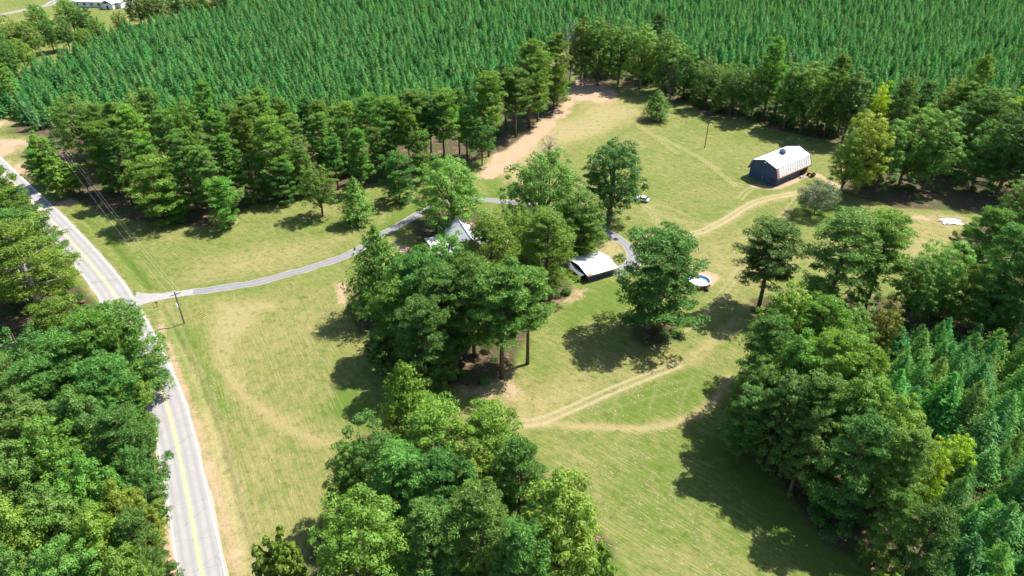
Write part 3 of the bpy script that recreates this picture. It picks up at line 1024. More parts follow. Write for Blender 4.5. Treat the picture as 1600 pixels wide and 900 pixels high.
# --- trees one can name by themselves: kind, crown column, top row, base row, crown width (photo px), tint, label
SINGLE = [
    ('pine', 1038, 364, 518, 144, 'n', 'tall lone pine with wide crown between the garage and the round pool'),
    ('bole', 1206, 352, 482, 104, 'd', 'dark pine standing alone right of the round pool'),
    ('pine', 1322, 332, 488, 128, 'n', 'broad round-topped pine in front of the dark woods below the barn'),
    ('bole', 1386, 336, 482, 88, 'l', 'slim pine with leaning trunk leaning on the broad round-topped pine below the barn'),
    ('cedar', 1029, 139, 187, 48, 'n', 'small bushy tree standing alone in the upper pasture'),
    ('willow', 1281, 285, 334, 62, 'n', 'pale grey-green feathery small tree in front of the barn'),
    ('oak', 956, 217, 352, 104, 'd', 'round dark oak with deep shade under it left of the barn pasture'),
    ('oak', 845, 236, 380, 128, 'n', 'biggest round-crowned tree behind the garage, left of the dark oak'),
    ('oak', 902, 278, 392, 92, 'n', 'leafy tree between the dark oak and the garage pines'),
    ('pine', 856, 330, 452, 100, 'v', 'tall green pine with crown reaching over the left end of the garage'),
    ('pine', 916, 326, 402, 62, 'n', 'slender pine whose foliage hangs over the back of the garage roof'),
    ('oak', 706, 249, 356, 122, 'l', 'large pale green tree behind the steep grey roof of the house'),
    ('cedar', 588, 350, 494, 112, 'v', 'dense cone-shaped evergreen where the driveway meets the house trees'),
    ('oak', 692, 370, 472, 108, 'v', 'bright green round tree in front of the left roof of the house'),
    ('pine', 768, 345, 492, 108, 'y', 'yellow-green pine right in front of the house roof'),
    ('pine', 652, 396, 545, 106, 'n', 'dark green pine between the cone-shaped evergreen and the house'),
    ('pine', 618, 432, 560, 98, 'v', 'pine on the left edge of the house grove, shading the pale field'),
    ('pine', 692, 420, 570, 108, 'n', 'pine in the middle of the house grove'),
    ('pine', 737, 404, 556, 100, 'n', 'pine in the house grove behind the one with the bare trunk'),
    ('bole', 783, 412, 590, 112, 'l', 'tall pine with long bare trunk at the near corner of the house grove'),
    ('bole', 826, 415, 568, 84, 'n', 'pine with slim crown at the right corner of the house grove'),
    ('airy', 803, 322, 430, 86, 'y', 'yellow-green leafy tree right behind the house'),
    ('pine', 660, 470, 610, 95, 'd', 'shaded pine low in the front of the house grove'),
    ('bush', 600, 520, 580, 60, 'd', 'dark shrub at the left foot of the house grove'),
    ('bush', 690, 555, 600, 55, 'n', 'green shrub at the foot of the near house grove pines'),
    ('dead', 858, 212, 250, 34, 'n', 'small grey leafless tree beside the clay track'),
    ('cedar', 630, 560, 704, 104, 'y', 'bright spiky evergreen at the top of the near centre clump'),
    ('oak', 584, 652, 800, 122, 'b', 'blue-green tree on the left side of the near centre clump'),
    ('pine', 680, 632, 800, 128, 'v', 'green tree behind the middle of the near centre clump'),
    ('pine', 768, 640, 790, 124, 'v', 'fresh green tree on the upper right of the near centre clump'),
    ('pine', 690, 715, 870, 112, 'd', 'dark shaded tree in the middle of the near centre clump'),
    ('pine', 625, 700, 860, 104, 'n', 'mid-green pine between the blue-green tree and the dark shaded tree of the centre clump'),
    ('oak', 735, 690, 850, 104, 'v', 'bright leafy tree in the heart of the near centre clump'),
    ('pine', 812, 690, 850, 92, 'n', 'pine on the right slope of the near centre clump above the dense bright tree'),
    ('pine', 670, 790, 960, 104, 'd', 'dark pine behind the yellow leafy shrub'),
    ('oak', 545, 690, 820, 86, 'n', 'small tree on the lower left flank of the near centre clump'),
    ('oak', 562, 780, 985, 176, 'v', 'big round bright green tree at the near edge of the centre clump'),
    ('bush', 640, 858, 925, 62, 'Y', 'yellow leafy shrub at the foot of the big round bright green tree'),
    ('bush', 436, 838, 950, 88, 'v', 'low green shrub at the bottom edge beside the road field'),
    ('pine', 752, 765, 945, 124, 'n', 'feathery green tree in the centre of the bottom edge'),
    ('oak', 876, 738, 930, 150, 'v', 'dense bright green tree on the right side of the near centre clump'),
    ('bush', 930, 852, 945, 70, 'v', 'small green bush on the lower right corner of the near centre clump'),
    ('pine', 810, 820, 985, 96, 'b', 'thin blue-green pine at the bottom edge by the dense bright green tree'),
    ('oak', 122, 148, 250, 98, 'l', 'large pale round tree left of the roadside woods, above the road'),
    ('bush', 96, 254, 306, 64, 'y', 'shrubby tree beside the power pole at the road bend'),
    ('dead', 128, 258, 302, 30, 'n', 'grey leafless sapling beside the power pole at the road bend'),
    ('scrub', 345, 278, 352, 62, 'v', 'bright young pine at the front corner of the roadside woods'),
    ('scrub', 236, 245, 348, 92, 'v', 'spreading young pine nearest the road in the roadside woods'),
    ('airy', 495, 256, 338, 58, 'l', 'pale thin tree at the lawn edge above the driveway'),
    ('cedar', 553, 274, 348, 58, 'n', 'dark cone-shaped tree at the lawn edge left of the driveway bend'),
    ('scrub', 620, 240, 316, 58, 'n', 'rounded young pine above the driveway bend'),
    ('pine', 425, 180, 310, 62, 'v', 'pine at the lawn edge in the middle of the roadside woods'),
    ('oak', 1362, 176, 305, 78, 'y', 'tree with yellowing top at the corner of the dark woods by the barn'),
    ('bush', 1366, 170, 240, 40, 'o', 'orange-tinged crown behind the tree with yellowing top by the barn'),
    ('olive', 28, 352, 510, 140, 'y', 'olive-green pine with pale bare limbs left of the road bend'),
    ('dead', 1340, 730, 800, 56, 'n', 'grey fallen-looking leafless tree at the sunlit gap in the right woods'),
]
for k, tx, ty, by, wp, ti, lb in SINGLE:
    loc, h, mpp = tree_at(tx, ty, by)
    plant(k, loc, h, wp * mpp, ti, lb)

# --- rows: told apart by their order from the left
ROWS = [
    ('trees lining the far edge of the upper pasture', '{} tree from the left in the row along the far pasture edge', [
        ('dead', 893, 30, 128, 34, 'n'), ('oak', 912, 26, 130, 46, 'y'), ('oak', 938, 28, 134, 58, 'l'), ('airy', 972, 30, 134, 52, 'l'), ('oak', 1006, 38, 140, 56, 'l'), ('oak', 1042, 50, 148, 58, 'l'),
        ('dead', 1052, 92, 155, 38, 'n'), ('oak', 1074, 72, 158, 48, 'n'), ('oak', 1110, 90, 170, 52, 'b'), ('oak', 1150, 98, 180, 52, 'n'), ('oak', 1184, 102, 186, 48, 'l'),
        ('pine', 1210, 58, 188, 40, 'v'), ('oak', 1240, 100, 200, 48, 'n'), ('oak', 1268, 96, 206, 62, 'l'), ('pine', 1310, 84, 214, 44, 'v'), ('oak', 1338, 106, 222, 62, 'b'), ('airy', 1375, 128, 232, 38, 'Y')]),
    ('shorter trees behind the far pasture row', '{} tree from the left behind the row along the far pasture edge', [
        ('oak', 955, 40, 118, 50, 'n'), ('oak', 1025, 55, 128, 50, 'd'), ('airy', 1060, 66, 142, 44, 'l'), ('oak', 1095, 95, 155, 46, 'd'), ('oak', 1132, 98, 164, 48, 'n'), ('oak', 1170, 102, 172, 44, 'd'),
        ('airy', 1222, 98, 180, 44, 'n'), ('oak', 1255, 100, 190, 44, 'd'), ('oak', 1292, 108, 200, 48, 'n'), ('oak', 1325, 118, 206, 48, 'd'), ('pine', 1030, 20, 100, 28, 'd')]),
    ('tall pines beside the clay track', '{} pine from the left along the clay track below the plantation', [
        ('pine', 545, 158, 252, 50, 'v'), ('pine', 576, 146, 248, 54, 'l'), ('bole', 612, 150, 260, 56, 'v'), ('bole', 648, 142, 262, 60, 'n'), ('bole', 690, 140, 256, 58, 'v'),
        ('bole', 728, 168, 250, 46, 'l'), ('airy', 752, 178, 258, 48, 'b'), ('bole', 762, 112, 244, 56, 'v'), ('bole', 806, 108, 214, 60, 'n'), ('pine', 828, 62, 198, 60, 'v'), ('airy', 842, 66, 190, 52, 'y'), ('pine', 868, 52, 172, 52, 'v'), ('oak', 872, 100, 165, 36, 'v')]),
    ('dark trees in the woods right of the barn', '{} tree from the left in the dark woods right of the barn', [
        ('airy', 1332, 200, 305, 52, 'l'), ('oak', 1392, 186, 300, 60, 'n'), ('oak', 1432, 168, 292, 86, 'l'), ('oak', 1472, 172, 296, 70, 'n'), ('oak', 1505, 160, 262, 76, 'd'), ('pine', 1545, 140, 272, 80, 'n'), ('oak', 1596, 168, 306, 86, 'd'), ('oak', 1640, 170, 310, 90, 'n'), ('oak', 1545, 190, 296, 70, 'd')]),
    ('trees behind the dark woods right of the barn', '{} tree from the left behind the dark woods right of the barn', [
        ('pine', 1412, 122, 240, 44, 'n'), ('pine', 1445, 126, 232, 54, 'd'), ('airy', 1486, 124, 236, 50, 'r'), ('pine', 1528, 86, 218, 38, 'y'), ('pine', 1505, 128, 240, 50, 'v'), ('oak', 1565, 140, 246, 60, 'v'), ('airy', 1598, 140, 240, 52, 'Y'), ('pine', 1630, 120, 250, 60, 'n')]),
    ('woods edge by the scrap heap', '{} tree from the left in the woods below the scrap heap', [
        ('oak', 1440, 398, 505, 74, 'n'), ('oak', 1478, 376, 498, 96, 'l'), ('airy', 1508, 420, 512, 84, 'y'), ('pine', 1543, 324, 468, 82, 'v'), ('pine', 1582, 356, 512, 96, 'n'), ('oak', 1560, 420, 520, 84, 'n'), ('pine', 1625, 380, 530, 100, 'n'), ('oak', 1618, 270, 372, 80, 'd')]),
]
for grp, lab, lst in ROWS:
    lst = sorted(lst, key=lambda e: e[1])
    for i, (k, tx, ty, by, wp, ti) in enumerate(lst):
        loc, h, mpp = tree_at(tx, ty, by)
        plant(k, loc, h, wp * mpp, ti, lab.format(ORD[i]), grp)

# --- woods whose inner trees cannot be told apart: grouped by look
MASS = [
    ('roadside woods above the lawn', 'in the roadside woods above the lawn', [
        ('oak', 62, 205, 290, 44, 'v'), ('scrub', 52, 232, 296, 36, 'v'), ('pine', 160, 182, 300, 60, 'v'), ('pine', 205, 172, 300, 72, 'v'), ('pine', 180, 200, 320, 58, 'n'), ('pine', 262, 176, 308, 64, 'n'), ('pine', 300, 192, 318, 62, 'v'), ('pine', 336, 182, 300, 60, 'v'),
        ('pine', 318, 230, 338, 56, 'n'), ('pine', 378, 178, 298, 60, 'v'), ('pine', 396, 228, 316, 54, 'l'), ('pine', 358, 150, 262, 54, 'n'), ('pine', 410, 150, 256, 52, 'y'), ('pine', 455, 168, 280, 58, 'n'), ('pine', 500, 152, 262, 54, 'v'), ('pine', 470, 215, 306, 50, 'l'), ('pine', 520, 200, 296, 48, 'n'), ('pine', 560, 206, 300, 50, 'v'), ('scrub', 590, 200, 282, 42, 'n'), ('airy', 290, 150, 262, 52, 'y'), ('pine', 240, 150, 268, 50, 'n'), ('pine', 320, 140, 240, 50, 'v'), ('dead', 292, 215, 312, 36, 'n'), ('scrub', 655, 205, 284, 40, 'v'), ('pine', 480, 140, 240, 46, 'd'), ('scrub', 440, 250, 318, 46, 'n'), ('scrub', 268, 285, 345, 46, 'v'), ('pine', 185, 160, 270, 56, 'l'), ('pine', 232, 205, 322, 60, 'v'), ('pine', 285, 222, 330, 54, 'n'), ('pine', 350, 215, 318, 56, 'v'), ('pine', 440, 205, 296, 54, 'v'), ('pine', 535, 178, 274, 50, 'n'), ('pine', 500, 180, 284, 50, 'l'), ('pine', 390, 160, 276, 54, 'n'), ('pine', 155, 150, 260, 54, 'n'), ('airy', 215, 140, 240, 54, 'l'), ('pine', 270, 150, 250, 50, 'v'), ('pine', 440, 145, 240, 48, 'v'), ('pine', 530, 150, 240, 46, 'l'), ('pine', 605, 185, 280, 46, 'n'), ('pine', 635, 175, 276, 48, 'v'), ('scrub', 160, 225, 300, 50, 'v'), ('pine', 670, 160, 262, 46, 'd'), ('pine', 715, 130, 240, 46, 'd'), ('pine', 790, 90, 200, 44, 'd')]),
    ('woods left of the road', 'in the thick woods left of the road', [
        ('pine', 4, 262, 388, 62, 'y'), ('scrub', 24, 292, 398, 62, 'v'), ('pine', 56, 322, 434, 78, 'b'), ('pine', 20, 330, 470, 96, 'n'), ('pine', -30, 330, 480, 110, 'n'), ('scrub', 84, 390, 470, 52, 'y'),
        ('scrub', 95, 470, 590, 90, 'v'), ('pine', 203, 472, 622, 138, 'n'), ('pine', 158, 488, 650, 110, 'v'), ('pine', 216, 512, 632, 108, 'd'), ('pine', 112, 520, 670, 112, 'n'), ('airy', 40, 520, 650, 110, 'd'), ('pine', 70, 560, 700, 106, 'n'), ('pine', 168, 560, 700, 104, 'b'), ('scrub', 200, 592, 690, 80, 'v'),
        ('oak', 120, 610, 760, 112, 'b'), ('oak', 40, 615, 770, 124, 'n'), ('pine', -20, 560, 700, 110, 'd'), ('pine', 190, 640, 790, 100, 'b'), ('oak', 75, 660, 820, 122, 'v'), ('oak', 215, 700, 830, 72, 'd'), ('oak', 10, 700, 860, 130, 'n'), ('oak', 140, 716, 880, 112, 'v'), ('oak', 196, 752, 900, 92, 'y'), ('oak', 92, 762, 930, 124, 'n'), ('oak', 28, 790, 960, 130, 'v'), ('oak', 156, 800, 960, 118, 'y'), ('pine', 222, 800, 950, 72, 'd'), ('oak', 200, 856, 1010, 104, 'v'), ('oak', 112, 852, 1020, 130, 'n'), ('oak', 36, 870, 1040, 130, 'n'), ('oak', 240, 872, 1000, 60, 'd'), ('oak', -30, 850, 1010, 130, 'd'), ('oak', -40, 740, 900, 130, 'n'), ('bush', 226, 655, 700, 50, 'n'), ('bush', 236, 780, 830, 40, 'n')]),
    ('woods on the right below the pool', 'in the dark mixed woods on the right', [
        ('oak', 1232, 442, 590, 92, 'v'), ('pine', 1282, 466, 610, 96, 'v'), ('airy', 1335, 476, 600, 66, 'l'), ('airy', 1386, 474, 572, 58, 'r'), ('pine', 1205, 492, 640, 88, 'n'), ('oak', 1250, 520, 680, 100, 'v'), ('pine', 1310, 520, 680, 112, 'v'), ('pine', 1352, 545, 690, 74, 'y'), ('oak', 1185, 560, 690, 84, 'd'), ('oak', 1228, 580, 730, 104, 'd'), ('pine', 1285, 590, 750, 108, 'n'), ('oak', 1340, 580, 750, 112, 'v'), ('oak', 1395, 620, 780, 104, 'v'), ('oak', 1262, 640, 770, 92, 'd'), ('pine', 1345, 655, 820, 110, 'd'), ('pine', 1410, 672, 830, 84, 'n'), ('oak', 1424, 645, 770, 62, 'v'), ('airy', 1460, 690, 800, 64, 'Y'), ('dead', 1478, 676, 780, 42, 'n'), ('scrub', 1404, 772, 880, 80, 'n'), ('bush', 1395, 885, 950, 60, 'v'), ('bush', 1160, 640, 680, 40, 'n'), ('bush', 1215, 650, 700, 46, 'd'), ('scrub', 1450, 800, 920, 84, 'd'), ('pine', 1170, 610, 730, 64, 'd'), ('airy', 1500, 680, 760, 52, 'Y')]),
    ('trees around the distant white house', 'beside the distant white-roofed house', [
        ('oak', 14, 24, 92, 44, 'y'), ('oak', -8, 34, 110, 44, 'n'), ('oak', 60, 6, 64, 40, 'v'), ('oak', 40, 32, 90, 38, 'n'), ('oak', 72, 28, 82, 36, 'n'), ('oak', 106, -2, 52, 40, 'l'), ('oak', 128, 12, 60, 34, 'd'), ('airy', 148, 26, 68, 32, 'n'), ('oak', 212, -12, 42, 44, 'd'), ('oak', 242, -14, 40, 42, 'd'), ('oak', 275, -12, 34, 38, 'd'), ('oak', 310, -16, 30, 40, 'n'), ('oak', 345, -18, 28, 36, 'd'), ('oak', 98, 28, 78, 30, 'd'), ('oak', 130, 44, 84, 34, 'y'), ('oak', 6, 62, 130, 40, 'n'), ('oak', 30, 60, 116, 36, 'v'), ('scrub', 5, 98, 172, 30, 'v'), ('airy', 185, 18, 52, 26, 'r')]),
]
LOOK = {'n': 'mid-green', 'y': 'yellow-green', 'd': 'dark green', 'b': 'blue-green', 'l': 'pale green', 'o': 'orange-tinged', 'v': 'bright green', 'Y': 'yellow', 'r': 'rust-tinged'}
KIND = {'oak': 'broadleaf tree', 'airy': 'loose-crowned tree', 'bush': 'shrub', 'pine': 'pine', 'bole': 'tall pine', 'scrub': 'bushy young pine', 'cedar': 'cone-shaped evergreen', 'dead': 'tree'}
for grp, where, lst in MASS:
    for k, tx, ty, by, wp, ti in lst:
        if 'roadside' in grp and k == 'pine':
            ty += random.uniform(-14, 16)
            wp *= random.uniform(0.7, 0.95)
            k = random.choice(['pine', 'pine', 'bole'])
        loc, h, mpp = tree_at(tx, ty, by)
        look = 'bare grey' if k == 'dead' else LOOK[ti]
        plant(k, loc, h, wp * mpp, ti, '%s %s %s' % (look, KIND[k], where), '%s: %s %ss' % (grp, look, KIND[k]))

# --- pine plantations: rows of even-aged pines; the nearest as single trees, the rest as one wood
def row_points(poly, sp, ang, jit, rng):
    P = np.array(poly)
    ca_, sa_ = math.cos(ang), math.sin(ang)
    c = P.mean(0)
    R = np.abs(P - c).max() * 1.5
    n = int(R / sp) + 2
    u, v = np.meshgrid(np.arange(-n, n + 1) * sp, np.arange(-n, n + 1) * sp)
    u = u + rng.normal(size=u.shape) * jit
    v = v + rng.normal(size=v.shape) * jit
    x = c[0] + u * ca_ - v * sa_
    y = c[1] + u * sa_ + v * ca_
    x, y = x.ravel(), y.ravel()
    k = in_poly(poly, x, y)
    return np.column_stack([x[k], y[k]])


def to_px(x, y, z=0.0):
    q = z - CAMH
    f = y * CP - q * SP
    return 800 + FOC * x / f, 450 - FOC * (y * SP + q * CP) / f


prng = np.random.default_rng(5)
near_poly = px_poly([(1392, 690), (1366, 650), (1352, 600), (1400, 560), (1500, 540), (1620, 540), (1760, 600), (1900, 900), (1800, 1080), (1420, 1040), (1432, 930), (1465, 850), (1478, 760), (1500, 700), (1450, 680)])
pts = row_points(near_poly, 4.7, 0.5, 1.25, prng)
cand = []
for x, y in pts:
    cand.append((x, y, 'near'))
far_px = [(-80, 190), (20, 182), (60, 206), (130, 190), (200, 205), (300, 205), (480, 202), (640, 200), (735, 186), (790, 150), (850, 108), (885, 70), (930, 76), (1080, 100), (1200, 132), (1330, 165), (1420, 190), (1600, 205), (1900, 235), (2300, 60), (2300, -60), (700, -60), (400, -40), (360, 18), (200, 62), (110, 96), (30, 140), (-80, 150)]
far = row_points(px_poly(far_px), 4.0, 0.95, 1.05, prng)
far = far[prng.random(len(far)) > 0.03]
def in_view(p, z):
    u, v = to_px(p[0], p[1], z)
    return -20 < u < 1620 and -20 < v < 925


front = [tuple(p) for p in far if in_view(p, 6)]
front.sort(key=lambda p: math.hypot(p[0], p[1]))
n_near = [c for c in cand if in_view(c, 7)]
singles = 300 - len(n_near)
far_single = front[:max(0, singles)]
skip = set(far_single)
first = {}
for i, (x, y, _) in enumerate(n_near):
    sc = prng.uniform(0.66, 1.2)
    vi = i % 4
    r = plant('nearcone', (x, y, 0), 11.5 * sc, 6.4 * sc * prng.uniform(0.85, 1.25), prng.choice(['n'] * 9 + ['d', 'd', 'b', 'v', 'v', 'l', 'l', 'y', 'y', 'r']),
              'blue-green young pine in the plantation at the lower right corner', 'young plantation pines at the lower right', proto=vi)
for i, (x, y) in enumerate(far_single):
    sc = prng.uniform(0.8, 1.1)
    r = plant('cone', (x, y, 0), 10.4 * sc, 5.0 * sc, prng.choice(['n', 'n', 'b', 'v', 'l']),
          'young pine along the near edge of the big plantation', 'young pines at the near edge of the big plantation', proto=i % 5)
    first.setdefault(i % 5, r)
rest = [p for p in map(tuple, far) if p not in skip] + [(c[0], c[1]) for c in cand if not in_view(c, 7)]
rest = np.array(rest)


def scatter_wood(name, P, sources, smin, smax, label, cat):
    """one counted-as-a-mass wood: tree crowns instanced on points"""
    me = bpy.data.meshes.new(name)
    me.from_pydata([(x, y, 0) for x, y in P], [], [])
    o = link(name, me)
    g = bpy.data.node_groups.new(name, 'GeometryNodeTree')
    g.interface.new_socket('Geometry', in_out='INPUT', socket_type='NodeSocketGeometry')
    g.interface.new_socket('Geometry', in_out='OUTPUT', socket_type='NodeSocketGeometry')
    N, Lk = g.nodes, g.links
    gi, go = N.new('NodeGroupInput'), N.new('NodeGroupOutput')
    mp = N.new('GeometryNodeMeshToPoints')
    Lk.new(gi.outputs[0], mp.inputs[0])
    jn = N.new('GeometryNodeGeometryToInstance')
    for s in sources:
        oi = N.new('GeometryNodeObjectInfo')
        oi.transform_space = 'ORIGINAL'
        oi.inputs['Object'].default_value = s
        oi.inputs['As Instance'].default_value = False
        Lk.new(oi.outputs['Geometry'], jn.inputs[0])
    ip = N.new('GeometryNodeInstanceOnPoints')
    ip.inputs['Pick Instance'].default_value = True
    Lk.new(mp.outputs[0], ip.inputs['Points'])
    Lk.new(jn.outputs[0], ip.inputs['Instance'])
    ri = N.new('FunctionNodeRandomValue')
    ri.data_type = 'INT'
    ri.inputs[4].default_value = 0
    ri.inputs[5].default_value = len(sources) - 1
    Lk.new(ri.outputs[2], ip.inputs['Instance Index'])
    rr = N.new('FunctionNodeRandomValue')
    rr.data_type = 'FLOAT_VECTOR'
    rr.inputs[0].default_value = (-0.04, -0.04, 0)
    rr.inputs[1].default_value = (0.04, 0.04, 6.283)
    Lk.new(rr.outputs[0], ip.inputs['Rotation'])
    rs = N.new('FunctionNodeRandomValue')
    rs.data_type = 'FLOAT_VECTOR'
    rs.inputs[0].default_value = smin
    rs.inputs[1].default_value = smax
    rs.inputs['Seed'].default_value = 3
    Lk.new(rs.outputs[0], ip.inputs['Scale'])
    Lk.new(ip.outputs[0], go.inputs[0])
    md = o.modifiers.new('scatter', 'NODES')
    md.node_group = g
    return tag(o, label, cat, kind='stuff')


scatter_wood('plantation_wood', rest, [[c for c in first[i].children if c.name.startswith('crown')][0] for i in sorted(first)],
             (0.74, 0.74, 0.55), (1.12, 1.12, 0.95), 'endless rows of young pines filling the plantation to the top of the picture', 'plantation')

# ------------------------------------------------------------------ undergrowth and straw (uncountable)
def scatter_in(poly, sp, rng):
    return row_points(px_poly(poly), sp, 0.3, sp * 0.45, rng)


bush_src = [[c for c in o.children if c.name.startswith('crown')][0] for o in COL.objects if o.name.startswith('shrub')][:4]
und = [scatter_in(WOODS[0], 5.5, prng), scatter_in(WOODS[3], 5.5, prng), scatter_in(WOODS[4], 5.5, prng)]
und.append(scatter_in([(880, 110), (905, 122), (980, 126), (1030, 140), (1100, 172), (1200, 194), (1330, 222), (1330, 190), (1200, 160), (1080, 120), (930, 90)], 2.6, prng))
und.append(scatter_in([(1320, 230), (1330, 290), (1400, 300), (1530, 300), (1700, 320), (1700, 200), (1400, 190)], 4.5, prng))
und.append(scatter_in([(60, 250), (150, 290), (300, 320), (480, 280), (640, 240), (780, 215), (870, 160), (880, 110), (700, 150), (400, 150), (100, 160)], 7.5, prng))
und.append(scatter_in(WOODS[5], 6.0, prng))
und.append(scatter_in(WOODS[6], 6.0, prng))
und = np.concatenate(und)
ok = dist_to(road_line, und[:, 0], und[:, 1]) > 6.5
ok &= dist_to(drive_line, und[:, 0], und[:, 1]) > 4.0
und = und[ok]
scatter_wood('undergrowth', und, bush_src, (0.22, 0.22, 0.14), (0.62, 0.62, 0.50), 'low leafy undergrowth covering the floor of the woods', 'undergrowth')


def straw(regions, rng):
    V, Q = [], []
    b = 0
    for poly, n, ang, spread, ln in regions:
        P = np.array(px_poly(poly))
        lo, hi = P.min(0), P.max(0)
        x = rng.uniform(lo[0], hi[0], n * 3)
        y = rng.uniform(lo[1], hi[1], n * 3)
        k = in_poly([tuple(p) for p in P], x, y)
        clump = vnoise(x, y, 5.0, 11) * 0.6 + vnoise(x, y, 1.7, 12) * 0.4
        k &= clump > rng.uniform(0.35, 0.75, len(x))
        x, y = x[k][:n], y[k][:n]
        m = len(x)
        a = np.radians(ang + rng.normal(size=m) * spread)
        L = ln * rng.uniform(0.35, 1.3, m)
        W = rng.uniform(0.03, 0.07, m)
        c, s_ = np.cos(a), np.sin(a)
        bow = rng.normal(size=m) * 0.12 * L
        gz = ground_z(x, y)
        z0 = gz + 0.03
        z1 = gz + rng.uniform(0.05, 0.10, m)
        for t, ww, zz, bo in ((-0.5, 0.5, z0, 0), (0.0, 1.0, z1, 1), (0.5, 0.4, z0, 0)):
            px_ = x + c * L * t - s_ * bow * bo
            py_ = y + s_ * L * t + c * bow * bo
            V.append(np.stack([np.stack([px_ - s_ * W * ww, py_ + c * W * ww, zz], 1), np.stack([px_ + s_ * W * ww, py_ - c * W * ww, zz + 0.012], 1)], 1))
        v3 = np.concatenate(V[-3:], 1)       # (m, 6, 3)
        V = V[:-3] + [v3.reshape(-1, 3)]
        i = b + np.arange(m)[:, None] * 6
        Q.append(np.concatenate([i + np.array([[0, 1, 3, 2]]), i + np.array([[2, 3, 5, 4]])]))
        b += m * 6
    return np.concatenate(V), np.concatenate(Q)


M['straw'] = plain('cut_straw', (0.33, 0.28, 0.155), 0.9, var=0.25, scale=0.8, spec=0.1)
sv_, sq_ = straw([
    ([(310, 560), (560, 560), (520, 900), (385, 900)], 300, 112, 16, 0.9),
    ([(300, 580), (330, 580), (395, 900), (365, 900)], 600, 20, 25, 0.7),
    ([(850, 670), (1080, 660), (1130, 780), (1280, 900), (960, 900)], 420, 138, 12, 0.9),
    ([(830, 600), (1120, 560), (1140, 620), (900, 680)], 250, 100, 35, 0.7),
    ([(900, 190), (1200, 230), (1150, 420), (1010, 360)], 200, 150, 25, 1.0),
    ([(1180, 300), (1300, 330), (1260, 420), (1120, 420)], 150, 70, 25, 1.0),
    ([(340, 480), (520, 470), (520, 600), (360, 600)], 150, 115, 40, 0.9),
    ([(200, 360), (520, 330), (540, 390), (260, 440)], 100, 10, 18, 1.1),
], np.random.default_rng(3))
tag(link('cut_straw', np_mesh('cut_straw', sv_, sq_, M['straw'])), 'bleached stalks of cut hay lying over the mown fields', 'hay', kind='stuff')

# ------------------------------------------------------------------ barn
def frame_of(p, q, deg=None):
    a = math.atan2(q[1] - p[1], q[0] - p[0])
    return a


